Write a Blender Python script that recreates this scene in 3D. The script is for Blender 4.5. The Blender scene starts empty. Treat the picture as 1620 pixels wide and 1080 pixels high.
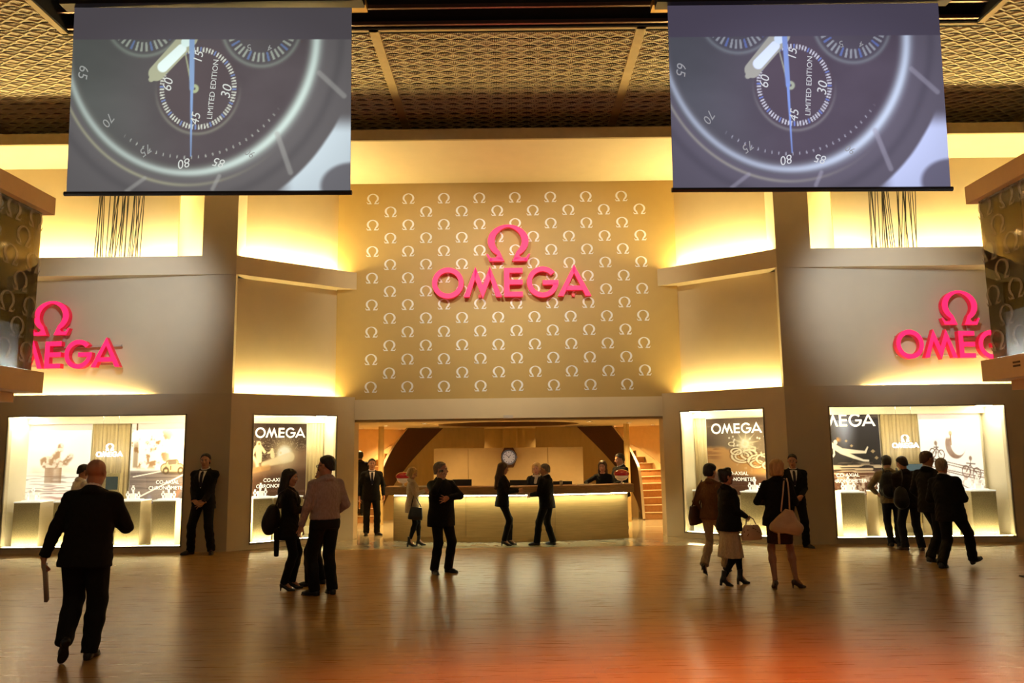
import bpy, bmesh, math, random
import numpy as np
from mathutils import Vector, Matrix
from mathutils.bvhtree import BVHTree

random.seed(7); np.random.seed(7)
sc = bpy.context.scene
COL = sc.collection
PI = math.pi

# ------------------------------------------------------------------ camera
FPX, PITCH, ROLL, CAMH = 1236.0, math.radians(7.74), math.radians(-0.7), 1.85
cam_data = bpy.data.cameras.new('camera')
cam_data.sensor_width = 36.0
cam_data.lens = 36.0 * FPX / 1620.0
cam_data.clip_end = 200
cam = bpy.data.objects.new('camera', cam_data)
COL.objects.link(cam)
cam.matrix_world = Matrix.Translation((0, 0, CAMH)) @ Matrix.Rotation(PI/2 + PITCH, 4, 'X') @ Matrix.Rotation(ROLL, 4, 'Z')
sc.camera = cam

# ------------------------------------------------------------------ world, exposure
world = bpy.data.worlds.new('hall_ambience'); sc.world = world
world.use_nodes = True
bg = world.node_tree.nodes['Background']
bg.inputs['Color'].default_value = (1.0, 0.82, 0.58, 1)
bg.inputs['Strength'].default_value = 0.045
sc.view_settings.view_transform = 'Standard'
sc.view_settings.look = 'None'
sc.view_settings.gamma = 1.0
sc.view_settings.exposure = 0.8
sc.view_settings.use_curve_mapping = False
sc.cycles.use_denoising = True
sc.cycles.max_bounces = 8
sc.cycles.diffuse_bounces = 4
sc.cycles.glossy_bounces = 4
sc.cycles.transparent_max_bounces = 12
sc.cycles.sample_clamp_indirect = 4.0
sc.cycles.blur_glossy = 0.5
sc.cycles.caustics_reflective = False
sc.cycles.caustics_refractive = False

WARM = (1.0, 0.78, 0.33)
def area_light(name, loc, size, size_y, energy, color, rot, label, spread=PI):
    d = bpy.data.lights.new(name, 'AREA'); d.shape = 'RECTANGLE'
    d.size = size; d.size_y = size_y; d.energy = energy; d.color = color; d.spread = spread
    o = bpy.data.objects.new(name, d); COL.objects.link(o)
    o.location = loc; o.rotation_euler = rot; o['label'] = label
    return o
def spot_light(name, loc, target, energy, color, angle, blend, label, radius=0.1):
    d = bpy.data.lights.new(name, 'SPOT'); d.energy = energy; d.color = color
    d.spot_size = angle; d.spot_blend = blend; d.shadow_soft_size = radius
    o = bpy.data.objects.new(name, d); COL.objects.link(o)
    o.location = loc; o['label'] = label
    o.rotation_euler = (Vector(target) - Vector(loc)).to_track_quat('-Z', 'Y').to_euler()
    return o
for (x, y, z, tx, ty, tz, e, c, a) in ((-1.6, 10.6, 7.1, -1.4, 16.5, 5.0, 430, (1.0, 0.88, 0.64), 58), (1.6, 10.6, 7.1, 1.2, 16.5, 5.0, 430, (1.0, 0.88, 0.64), 58),
                                   (-6.7, 12.0, 5.40, -7.4, 15.3, 4.6, 150, (0.90, 0.95, 1.0), 76), (6.7, 12.0, 5.40, 7.3, 15.3, 4.6, 150, (0.90, 0.95, 1.0), 76)):
    spot_light('facade_fill_spot', (x, y, z), (tx, ty, tz), e, c, math.radians(a), 0.8, 'added unseen spotlight aimed at the facade', 0.2)  # unseen spots added to brighten the centre wall and sign panels
area_light('hall_fill_light', (0, -1.5, 8.2), 9.0, 4.0, 95, (1.0, 0.64, 0.27), (math.radians(12), 0, 0), 'added broad warm fill light high behind the view')  # unseen fill light added to brighten the stands and the hall
spot_light('red_floor_fill', (0.5, 1.5, 7.6), (1.4, 3.5, 0), 5400, (1.0, 0.19, 0.05), math.radians(64), 1.0, 'added unseen red spotlight aimed at the near floor', 0.3)  # unseen red spot added to give the near floor its red glow

# ------------------------------------------------------------------ measuring helpers (pixel of the 1620x1080 photo -> place in the hall)
def ray(px, py):
    x = (px-810)/FPX; y = -(py-540)/FPX
    c, s = math.cos(ROLL), math.sin(ROLL)
    X = c*x - s*y; Y = s*x + c*y
    sp, cp = math.sin(PITCH), math.cos(PITCH)
    return Vector((X, cp - sp*Y, sp + cp*Y))
O0 = Vector((0, 0, CAMH))
def at_y(px, py, Y):
    d = ray(px, py); return O0 + d*(Y/d.y)
def at_x(px, py, X):
    d = ray(px, py); return O0 + d*(X/d.x)
def at_z(px, py, z=0.0):
    d = ray(px, py); return O0 + d*((z-CAMH)/d.z)
def at_plane(px, py, p0, n):
    d = ray(px, py); return O0 + d*((Vector(p0)-O0).dot(n)/d.dot(n))

# ------------------------------------------------------------------ materials
MATS = {}
def srgb(r, g, b):
    f = lambda c: (c/12.92 if c <= 0.04045 else ((c+0.055)/1.055)**2.4)
    return (f(r/255), f(g/255), f(b/255))
def mat(name, color, rough=0.6, metal=0.0, var=0.06, scale=8.0, bump=0.0, stretch=(1, 1, 1), emit=None, strength=0.0, spec=0.5, coat=0.0):
    if name in MATS: return MATS[name]
    m = bpy.data.materials.new(name); m.use_nodes = True
    nt = m.node_tree; b = nt.nodes['Principled BSDF']
    b.inputs['Roughness'].default_value = rough; b.inputs['Metallic'].default_value = metal
    b.inputs['Specular IOR Level'].default_value = spec
    b.inputs['Coat Weight'].default_value = coat
    tc = nt.nodes.new('ShaderNodeTexCoord'); mp = nt.nodes.new('ShaderNodeMapping')
    mp.inputs['Scale'].default_value = stretch
    nt.links.new(tc.outputs['Object'], mp.inputs['Vector'])
    nz = nt.nodes.new('ShaderNodeTexNoise'); nz.inputs['Scale'].default_value = scale; nz.inputs['Detail'].default_value = 4
    nt.links.new(mp.outputs['Vector'], nz.inputs['Vector'])
    rp = nt.nodes.new('ShaderNodeValToRGB')
    lo = tuple(max(0, c*(1-var)) for c in color); hi = tuple(min(1, c*(1+var)) for c in color)
    rp.color_ramp.elements[0].position = 0.3; rp.color_ramp.elements[1].position = 0.7
    rp.color_ramp.elements[0].color = (*lo, 1); rp.color_ramp.elements[1].color = (*hi, 1)
    nt.links.new(nz.outputs['Fac'], rp.inputs['Fac']); nt.links.new(rp.outputs['Color'], b.inputs['Base Color'])
    if bump:
        bp = nt.nodes.new('ShaderNodeBump'); bp.inputs['Strength'].default_value = bump; bp.inputs['Distance'].default_value = 0.01
        nt.links.new(nz.outputs['Fac'], bp.inputs['Height']); nt.links.new(bp.outputs['Normal'], b.inputs['Normal'])
    if emit:
        b.inputs['Emission Color'].default_value = (*emit, 1); b.inputs['Emission Strength'].default_value = strength
    MATS[name] = m
    return m
def glass(name, color, alpha_mix=0.25, rough=0.0, tint=None):
    """thin pane: mostly see-through (tinted), with a mirror share"""
    if name in MATS: return MATS[name]
    m = bpy.data.materials.new(name); m.use_nodes = True; nt = m.node_tree
    nt.nodes.remove(nt.nodes['Principled BSDF']); out = nt.nodes['Material Output']
    tr = nt.nodes.new('ShaderNodeBsdfTransparent'); tr.inputs['Color'].default_value = (*color, 1)
    gl = nt.nodes.new('ShaderNodeBsdfGlossy'); gl.inputs['Roughness'].default_value = rough
    fr = nt.nodes.new('ShaderNodeFresnel'); fr.inputs['IOR'].default_value = 1.45
    mu = nt.nodes.new('ShaderNodeMath'); mu.operation = 'MULTIPLY'; mu.inputs[1].default_value = alpha_mix*4
    nt.links.new(fr.outputs['Fac'], mu.inputs[0])
    mx = nt.nodes.new('ShaderNodeMixShader')
    nt.links.new(mu.outputs[0], mx.inputs['Fac']); nt.links.new(tr.outputs[0], mx.inputs[1]); nt.links.new(gl.outputs[0], mx.inputs[2])
    nt.links.new(mx.outputs[0], out.inputs['Surface'])
    MATS[name] = m
    return m
def print_mat(name, strength, rough=0.6, diffuse=1.0):
    """shows the mesh's printed picture (colour attribute), lit from behind by strength"""
    if name in MATS: return MATS[name]
    m = bpy.data.materials.new(name); m.use_nodes = True; nt = m.node_tree; b = nt.nodes['Principled BSDF']
    at = nt.nodes.new('ShaderNodeAttribute'); at.attribute_name = 'picture'
    df = nt.nodes.new('ShaderNodeVectorMath'); df.operation = 'SCALE'; df.inputs['Scale'].default_value = diffuse
    nt.links.new(at.outputs['Color'], df.inputs[0]); nt.links.new(df.outputs[0], b.inputs['Base Color'])
    nt.links.new(at.outputs['Color'], b.inputs['Emission Color'])
    b.inputs['Emission Strength'].default_value = strength; b.inputs['Roughness'].default_value = rough; b.inputs['Specular IOR Level'].default_value = 0.08
    MATS[name] = m
    return m

def wood_floor():
    m = bpy.data.materials.new('wood_floor'); m.use_nodes = True; nt = m.node_tree; b = nt.nodes['Principled BSDF']
    tc = nt.nodes.new('ShaderNodeTexCoord')
    def mapping(s):
        mp = nt.nodes.new('ShaderNodeMapping'); mp.inputs['Scale'].default_value = s
        nt.links.new(tc.outputs['Object'], mp.inputs['Vector']); return mp
    br = nt.nodes.new('ShaderNodeTexBrick'); br.inputs['Scale'].default_value = 1.0
    br.inputs['Brick Width'].default_value = 1.3; br.inputs['Row Height'].default_value = 0.075; br.inputs['Mortar Size'].default_value = 0.0012
    br.inputs['Color1'].default_value = (0.42, 0.235, 0.075, 1); br.inputs['Color2'].default_value = (0.34, 0.185, 0.058, 1); br.inputs['Mortar'].default_value = (0.17, 0.085, 0.03, 1)
    nt.links.new(tc.outputs['Object'], br.inputs['Vector'])
    nz = nt.nodes.new('ShaderNodeTexNoise'); nz.inputs['Scale'].default_value = 1.0; nz.inputs['Detail'].default_value = 6
    nt.links.new(mapping((1.6, 34, 1)).outputs[0], nz.inputs['Vector'])
    mx = nt.nodes.new('ShaderNodeMixRGB'); mx.blend_type = 'MULTIPLY'; mx.inputs['Fac'].default_value = 0.5
    rp = nt.nodes.new('ShaderNodeValToRGB'); rp.color_ramp.elements[0].position = 0.3; rp.color_ramp.elements[1].position = 0.72
    rp.color_ramp.elements[0].color = (0.55, 0.5, 0.45, 1); rp.color_ramp.elements[1].color = (1.1, 1.08, 1.05, 1)
    nt.links.new(nz.outputs['Fac'], rp.inputs['Fac'])
    nt.links.new(br.outputs['Color'], mx.inputs[1]); nt.links.new(rp.outputs['Color'], mx.inputs[2])
    nt.links.new(mx.outputs['Color'], b.inputs['Base Color'])
    rr = nt.nodes.new('ShaderNodeMapRange'); rr.inputs['To Min'].default_value = 0.22; rr.inputs['To Max'].default_value = 0.36
    nt.links.new(nz.outputs['Fac'], rr.inputs['Value']); nt.links.new(rr.outputs['Result'], b.inputs['Roughness'])
    n2 = nt.nodes.new('ShaderNodeTexNoise'); n2.inputs['Scale'].default_value = 1.0; n2.inputs['Detail'].default_value = 3
    nt.links.new(mapping((2.2, 22, 1)).outputs[0], n2.inputs['Vector'])
    bp = nt.nodes.new('ShaderNodeBump'); bp.inputs['Strength'].default_value = 0.25; bp.inputs['Distance'].default_value = 0.004
    nt.links.new(n2.outputs['Fac'], bp.inputs['Height']); nt.links.new(bp.outputs['Normal'], b.inputs['Normal'])
    return m

M_wall = mat('cream_paint', (0.74, 0.615, 0.40), 0.65, var=0.02, scale=3, bump=0.02)
M_omwall = mat('gold_wallpaper', (0.50, 0.345, 0.115), 0.5, var=0.02, scale=5, bump=0.02)
M_front = mat('taupe_paint', (0.60, 0.52, 0.37), 0.6, var=0.02, scale=3, bump=0.02)
M_white = mat('white_print', (0.93, 0.94, 0.97), 0.5, var=0.02)
M_black = mat('black_metal', (0.012, 0.012, 0.013), 0.4, var=0.1)
M_void = mat('black_fabric_lining', (0.008, 0.008, 0.009), 0.9, var=0.1)
M_mesh = mat('brass_mesh', (0.82, 0.71, 0.48), 0.5, metal=0.0, var=0.05)
M_stone = mat('polished_limestone', (0.52, 0.45, 0.30), 0.16, var=0.08, scale=2.5, coat=0.3)
M_led = mat('warm_led', (1, 0.9, 0.7), 0.5, emit=WARM, strength=70.0)
M_led2 = mat('warm_led_upper', (1, 0.9, 0.7), 0.5, emit=WARM, strength=100.0)
M_led3 = mat('warm_led_corner', (1, 0.9, 0.7), 0.5, emit=WARM, strength=150.0)
M_oakfront = mat('oak_veneer', (0.42, 0.26, 0.095), 0.45, var=0.11, scale=3.0, stretch=(1, 1, 14), bump=0.05)
M_oaktop = mat('oak_top', (0.36, 0.20, 0.085), 0.4, var=0.2, scale=3.0, stretch=(1, 8, 14), bump=0.05)
M_brown = mat('brown_leather', (0.10, 0.040, 0.016), 0.5, var=0.12, scale=30, bump=0.05)
M_step = mat('stair_carpet', (0.40, 0.20, 0.075), 0.8, var=0.1, scale=20)
M_lobby = mat('lobby_panel', (0.62, 0.46, 0.22), 0.5, var=0.05, scale=2, stretch=(6, 6, 1))
M_backdrop = mat('backdrop_panel', (0.56, 0.44, 0.27), 0.55, var=0.03)
M_chrome = mat('chrome', (0.8, 0.8, 0.8), 0.15, metal=1.0, var=0.02)
M_frame = mat('window_frame', (0.30, 0.25, 0.17), 0.4, metal=0.3)
M_pink = mat('pink_sign_face', (0.35, 0.0, 0.03), 0.5, var=0.0, emit=(1.0, 0.012, 0.075), strength=1.35)
M_red = mat('red_sign_side', (0.5, 0.01, 0.03), 0.4, emit=(1.0, 0.01, 0.05), strength=0.2)
M_wglow = mat('white_neon', (1, 1, 1), 0.5, emit=(0.9, 0.93, 1.0), strength=2.5)
M_shopwall = mat('showcase_lining', (0.88, 0.81, 0.62), 0.6, var=0.02)
M_curtain = mat('silk_curtain', (0.55, 0.44, 0.24), 0.5, var=0.12, scale=9, stretch=(8, 8, 0.5))
M_hammer = mat('hammered_gold', (0.60, 0.50, 0.27), 0.32, metal=0.25, var=0.25, scale=60, bump=0.9, stretch=(0.6, 0.6, 2))
M_sideplate = mat('pedestal_side', (0.72, 0.62, 0.42), 0.4, var=0.04, scale=40)
M_peach = mat('peach_paint', (0.80, 0.52, 0.27), 0.6, var=0.02)
M_glass = glass('clear_glass', (0.97, 0.97, 0.94), 0.22)
def etched(name, color, f):
    m = bpy.data.materials.new(name); m.use_nodes = True; nt = m.node_tree; b = nt.nodes['Principled BSDF']
    b.inputs['Base Color'].default_value = (*color, 1); b.inputs['Roughness'].default_value = 0.7; b.inputs['Alpha'].default_value = f
    return m
M_etch = etched('etched_glass', (0.80, 0.74, 0.62), 0.28)
M_smoke = glass('smoked_glass', (0.58, 0.54, 0.45), 0.22)

# ------------------------------------------------------------------ mesh helpers
def tag(o, label=None, cat=None, group=None, kind=None):
    if label: o['label'] = label
    if cat: o['category'] = cat
    if group: o['group'] = group
    if kind: o['kind'] = kind
    return o
def empty(name, loc=(0, 0, 0), rotz=0.0, label=None, cat=None, group=None, kind=None):
    o = bpy.data.objects.new(name, None); COL.objects.link(o)
    o.location = loc; o.rotation_euler = (0, 0, rotz); o.empty_display_size = 0.1
    return tag(o, label, cat, group, kind)
def link(name, me, parent=None, mats=()):
    o = bpy.data.objects.new(name, me); COL.objects.link(o)
    for m in mats:
        if m.name not in [x.name for x in me.materials if x]: me.materials.append(m)
    if parent: o.parent = parent
    return o
class MB:
    def __init__(self): self.v = []; self.f = []; self.mi = []; self.m = 0
    def add(self, vs, fs):
        n = len(self.v); self.v += [tuple(p) for p in vs]
        self.f += [tuple(i+n for i in f) for f in fs]; self.mi += [self.m]*len(fs); return self
    def hexa(self, p):   # 8 points: bottom 4, top 4
        return self.add(p, [(0, 3, 2, 1), (4, 5, 6, 7), (0, 1, 5, 4), (1, 2, 6, 5), (2, 3, 7, 6), (3, 0, 4, 7)])
    def box(self, x0, x1, y0, y1, z0, z1, fn=None):
        p = [(x0, y0, z0), (x1, y0, z0), (x1, y1, z0), (x0, y1, z0), (x0, y0, z1), (x1, y0, z1), (x1, y1, z1), (x0, y1, z1)]
        if fn: p = [fn(*q) for q in p]
        return self.hexa(p)
    def tube(self, a, b, r0, r1=None, n=8):
        a = Vector(a); b = Vector(b); r1 = r0 if r1 is None else r1
        w = (b-a).normalized(); u = w.orthogonal().normalized(); v = w.cross(u)
        P = []
        for c, r in ((a, r0), (b, r1)):
            for i in range(n):
                t = 2*PI*i/n; P.append(c + u*math.cos(t)*r + v*math.sin(t)*r)
        F = [(i, (i+1) % n, n+(i+1) % n, n+i) for i in range(n)] + [tuple(range(n-1, -1, -1)), tuple(range(n, 2*n))]
        return self.add(P, F)
    def path(self, pts, r, n=6):
        pts = [Vector(p) for p in pts]; P = []; F = []
        for k, p in enumerate(pts):
            w = (pts[min(k+1, len(pts)-1)] - pts[max(k-1, 0)]).normalized()
            u = Vector((0.3, 0.2, 1)).cross(w)
            u = u.normalized() if u.length > 1e-3 else w.orthogonal().normalized()
            v = w.cross(u)
            rr = r[k] if isinstance(r, (list, tuple)) else r
            for i in range(n):
                t = 2*PI*i/n; P.append(p + u*math.cos(t)*rr + v*math.sin(t)*rr)
        for k in range(len(pts)-1):
            for i in range(n): F.append((k*n+i, k*n+(i+1) % n, (k+1)*n+(i+1) % n, (k+1)*n+i))
        F += [tuple(range(n-1, -1, -1)), tuple(range((len(pts)-1)*n, len(pts)*n))]
        return self.add(P, F)
    def lathe(self, prof, c=(0, 0, 0), n=20, fn=None):
        P = []; F = []
        for r, z in prof:
            for i in range(n):
                t = 2*PI*i/n; q = (c[0]+r*math.cos(t), c[1]+r*math.sin(t), c[2]+z); P.append(fn(*q) if fn else q)
        for k in range(len(prof)-1):
            for i in range(n): F.append((k*n+i, k*n+(i+1) % n, (k+1)*n+(i+1) % n, (k+1)*n+i))
        F += [tuple(range(n-1, -1, -1)), tuple(range((len(prof)-1)*n, len(prof)*n))]
        return self.add(P, F)
    def prism(self, poly, d0, d1, fn):   # convex or concave 2-D outline (x,z), extruded from depth d0 to d1
        n = len(poly)
        P = [fn(x, d0, z) for x, z in poly] + [fn(x, d1, z) for x, z in poly]
        F = [tuple(range(n)), tuple(range(2*n-1, n-1, -1))] + [(i, n+i, n+(i+1) % n, (i+1) % n) for i in range(n)]
        return self.add(P, F)
    def build(self, name, mats, parent=None, smooth=False, recalc=True):
        me = bpy.data.meshes.new(name); me.from_pydata(self.v, [], self.f)
        mats = mats if isinstance(mats, (list, tuple)) else [mats]
        for m in mats: me.materials.append(m)
        if len(mats) > 1: me.polygons.foreach_set('material_index', self.mi)
        if recalc:
            bm = bmesh.new(); bm.from_mesh(me); bmesh.ops.recalc_face_normals(bm, faces=bm.faces); bm.to_mesh(me); bm.free()
        if smooth: me.polygons.foreach_set('use_smooth', [True]*len(me.polygons))
        return link(name, me, parent)
def child_copy(o, parent, name=None, M=None):
    c = o.copy(); COL.objects.link(c); c.parent = parent
    if name: c.name = name
    if M is not None: c.matrix_local = M
    return c
ident = lambda x, y, z: (x, y, z)
def text_mesh(txt, size):
    cu = bpy.data.curves.new('lettering', 'FONT'); cu.body = txt; cu.size = size; cu.align_x = 'CENTER'; cu.align_y = 'CENTER'; cu.resolution_u = 3
    o = bpy.data.objects.new('lettering', cu); COL.objects.link(o)
    dg = bpy.context.evaluated_depsgraph_get()
    me = bpy.data.meshes.new_from_object(o.evaluated_get(dg))
    bpy.data.objects.remove(o); bpy.data.curves.remove(cu)
    return me
def text_verts(txt, size):
    me = text_mesh(txt, size)
    v = [tuple(p.co) for p in me.vertices]; f = [tuple(p.vertices) for p in me.polygons]
    bpy.data.meshes.remove(me); return v, f

# ---- letter outlines as lists of convex pieces, unit cap height, (x, z)
def ring_pieces(cx, cz, ro, ri, a0=0, a1=360, n=36, sx=1.0):
    out = []
    for i in range(n):
        t0 = math.radians(a0 + (a1-a0)*i/n); t1 = math.radians(a0 + (a1-a0)*(i+1)/n)
        out.append([(cx+sx*ri*math.cos(t0), cz+ri*math.sin(t0)), (cx+sx*ro*math.cos(t0), cz+ro*math.sin(t0)), (cx+sx*ro*math.cos(t1), cz+ro*math.sin(t1)), (cx+sx*ri*math.cos(t1), cz+ri*math.sin(t1))])
    return out
def letter(ch, w=0.17):
    if ch == 'O': return ring_pieces(0.54, 0.5, 0.54, 0.54-w, n=30), 1.08
    if ch == 'M':
        W = 1.3; p = []
        p.append([(0, 0), (w*1.15, 0), (0.46, 0.86), (0.40, 1.06), (0.36, 0.95)])
        p.append([(0.40, 1.06), (0.36, 0.7), (0.65, -0.06), (0.65, 0.42)])
        p.append([(0.90, 1.06), (0.94, 0.7), (0.65, -0.06), (0.65, 0.42)])
        p.append([(W, 0), (W-w*1.15, 0), (0.84, 0.86), (0.90, 1.06), (0.94, 0.95)])
        return p, W
    if ch == 'E':
        return [[(0, 0), (w*1.1, 0), (w*1.1, 1), (0, 1)], [(w*1.1, 0), (0.64, 0), (0.64, w), (w*1.1, w)],
                [(w*1.1, 0.42), (0.64, 0.42), (0.64, 0.42+w), (w*1.1, 0.42+w)], [(w*1.1, 1-w), (0.64, 1-w), (0.64, 1), (w*1.1, 1)]], 0.64
    if ch == 'G':
        p = ring_pieces(0.54, 0.5, 0.54, 0.54-w, 40, 352, n=26)
        p.append([(0.54, 0.40), (1.08, 0.40), (1.08, 0.56), (0.54, 0.56)])
        return p, 1.08
    if ch == 'A':
        W = 1.14
        return [[(0, 0), (w*1.15, 0), (0.60, 0.86), (0.57, 1.1), (0.50, 0.96)], [(W, 0), (W-w*1.15, 0), (0.54, 0.86), (0.57, 1.1), (0.64, 0.96)],
                [(0.28, 0.20), (0.86, 0.20), (0.80, 0.36), (0.34, 0.36)]], W
def omega_pieces():
    """the Omega sign, unit size: width about 1.1, height 1, centred on x=0, foot at z=0"""
    out = []; n = 40; pts = []
    for i in range(n+1):
        a = math.radians(-58 + 296*i/n)       # from lower right round the top to lower left
        th = 0.07 + 0.115*abs(math.cos(a))**1.3
        pts.append(((0.545-th)*math.cos(a), 0.55+(0.45-th)*math.sin(a), 0.545*math.cos(a), 0.55+0.45*math.sin(a)))
    for i in range(n):
        a, b = pts[i], pts[i+1]
        out.append([(a[0], a[1]), (a[2], a[3]), (b[2], b[3]), (b[0], b[1])])
    for s in (1, -1):
        out.append([(s*0.10, 0.0), (s*0.50, 0.0), (s*0.47, 0.095), (s*0.20, 0.095)])
        out.append([(s*0.12, 0.02), (s*0.34, 0.095), (s*pts[0][2], pts[0][3]), (s*pts[0][0], pts[0][1])])
        out.append([(s*0.42, 0.02), (s*0.50, 0.0), (s*0.585, 0.19), (s*0.54, 0.20)])
    return out
def pieces_mesh(mb, pieces, ox, oz, s, d0, d1, fn, face_m=0, side_m=1):
    for pc in pieces:
        poly = [(ox+x*s, oz+z*s) for x, z in pc]
        n0 = len(mb.f)
        mb.prism(poly, d0, d1, fn)
        mb.mi[n0] = face_m
        for k in range(n0+1, len(mb.f)): mb.mi[k] = side_m
def brand_word(mb, xc, z0, h, d0, d1, fn, gap=0.10, face_m=0, side_m=1):
    ws = [letter(c) for c in 'OMEGA']
    gaps = [0.0, 0.08, 0.14, -0.03]
    tot = sum(w for _, w in ws) + sum(gaps)
    x = xc - tot*h/2; res = []
    for i, (pc, w) in enumerate(ws):
        res.append((pc, x)); x += (w + (gaps[i] if i < 4 else 0))*h
    if mb is not None:
        for pc, x in res: pieces_mesh(mb, pc, x, z0, h, d0, d1, fn, face_m, side_m)
    return res, tot*h

# ------------------------------------------------------------------ pictures printed / projected on grids
def value_noise(u, v, f, seed=0):
    r = np.random.RandomState(seed).rand(64, 64)
    x = u*f; y = v*f; xi = np.floor(x).astype(int); yi = np.floor(y).astype(int); fx = x-xi; fy = y-yi
    fx = fx*fx*(3-2*fx); fy = fy*fy*(3-2*fy)
    g = lambda i, j: r[i % 64, j % 64]
    return (g(xi, yi)*(1-fx)+g(xi+1, yi)*fx)*(1-fy) + (g(xi, yi+1)*(1-fx)+g(xi+1, yi+1)*fx)*fy
def fbm(u, v, f, seed=0, n=4):
    s = 0; a = 0.5
    for k in range(n): s = s + a*value_noise(u, v, f*2**k, seed+k); a *= 0.5
    return s
def sst(e0, e1, x):
    t = np.clip((x-e0)/(e1-e0), 0, 1); return t*t*(3-2*t)
def seg(u, v, a, b, ra, rb=None):
    rb = ra if rb is None else rb
    bx, by = b[0]-a[0], b[1]-a[1]
    t = np.clip(((u-a[0])*bx+(v-a[1])*by)/(bx*bx+by*by+1e-9), 0, 1)
    return np.hypot(u-a[0]-t*bx, v-a[1]-t*by) - (ra+(rb-ra)*t)
def lay(img, mask, col):
    return img*(1-mask[..., None]) + mask[..., None]*np.array(col)
def lin(img):
    img = np.clip(img, 0, 1); return np.where(img <= 0.04045, img/12.92, ((img+0.055)/1.055)**2.4)
def picture_grid(name, nx, ny, func, point_fn, m, parent, asp):
    """func(u, v) -> sRGB image; u 0..asp, v 0..1 (v up); point_fn(s, t) with s,t in 0..1"""
    s = np.linspace(0, 1, nx); t = np.linspace(0, 1, ny); S, T = np.meshgrid(s, t)
    img = lin(func(S*asp, T)).reshape(-1, 3)
    vs = np.array([tuple(point_fn(a, b)) for b in t for a in s])
    idx = np.arange(nx*ny).reshape(ny, nx)
    q = np.stack([idx[:-1, :-1], idx[:-1, 1:], idx[1:, 1:], idx[1:, :-1]], -1).reshape(-1, 4)
    me = fast_mesh(name, vs, q)
    at = me.color_attributes.new('picture', 'FLOAT_COLOR', 'POINT')
    at.data.foreach_set('color', np.concatenate([img, np.ones((len(img), 1))], 1).astype(np.float32).ravel())
    me.materials.append(m)
    return link(name, me, parent)
def fast_mesh(name, vs, quads, smooth=False, mi=None):
    me = bpy.data.meshes.new(name)
    me.vertices.add(len(vs)); me.vertices.foreach_set('co', np.asarray(vs, np.float32).ravel())
    n = len(quads); me.loops.add(n*4); me.polygons.add(n)
    me.loops.foreach_set('vertex_index', np.asarray(quads, np.int32).ravel())
    me.polygons.foreach_set('loop_start', np.arange(0, n*4, 4, dtype=np.int32))
    me.polygons.foreach_set('loop_total', np.full(n, 4, np.int32))
    if smooth: me.polygons.foreach_set('use_smooth', np.ones(n, bool))
    if mi is not None: me.polygons.foreach_set('material_index', np.asarray(mi, np.int32))
    me.update(calc_edges=True); me.validate()
    return me

# ================================================================== STRUCTURE
XC, HC, HE, YA, YC = -0.09, 5.27, 3.25, 14.9, 16.55
ZL, ZB0, ZB1, ZS, ZT = 2.95, 5.27, 5.64, 7.63, 7.82      # ledge, beam, soffit, fascia top
def A(s): return lambda u, d, z: (XC + s*(HC+u), YA+d, z)
BL = math.hypot(HC-HE, YC-YA); BT = ((HC-HE)/BL, (YC-YA)/BL)
def B(s): return lambda u, d, z: (XC + s*(HC - BT[0]*u + BT[1]*d), YA + BT[1]*u + BT[0]*d, z)
def B_n(s): return Vector((s*BT[1], BT[0], 0))
def u_of_A(s, px, py, d=0.0):
    return s*(at_y(px, py, YA+d).x - XC) - HC
def u_of_B(s, px, py, d=0.0):
    p = at_plane(px, py, B(s)(0, d, 0), B_n(s)); q = p - Vector(B(s)(0, d, 0))
    return q.dot(Vector((-s*BT[0], BT[1], 0)))
def struct(name, mb, m, label, parent=None):
    o = mb.build(name, m, parent)
    if parent is None: tag(o, label, None, None, 'structure')
    return o

# floors
mb = MB(); mb.box(-16, 16, -14, 15.0, -0.1, 0.0)
struct('floor_wood', mb, wood_floor(), 'brown glossy wooden strip floor of the hall')
mb = MB(); mb.box(-16, 16, 15.0, 27, -0.1, -0.002)
struct('floor_stone', mb, M_stone, 'polished cream stone floor in front of and behind the counter')

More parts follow.
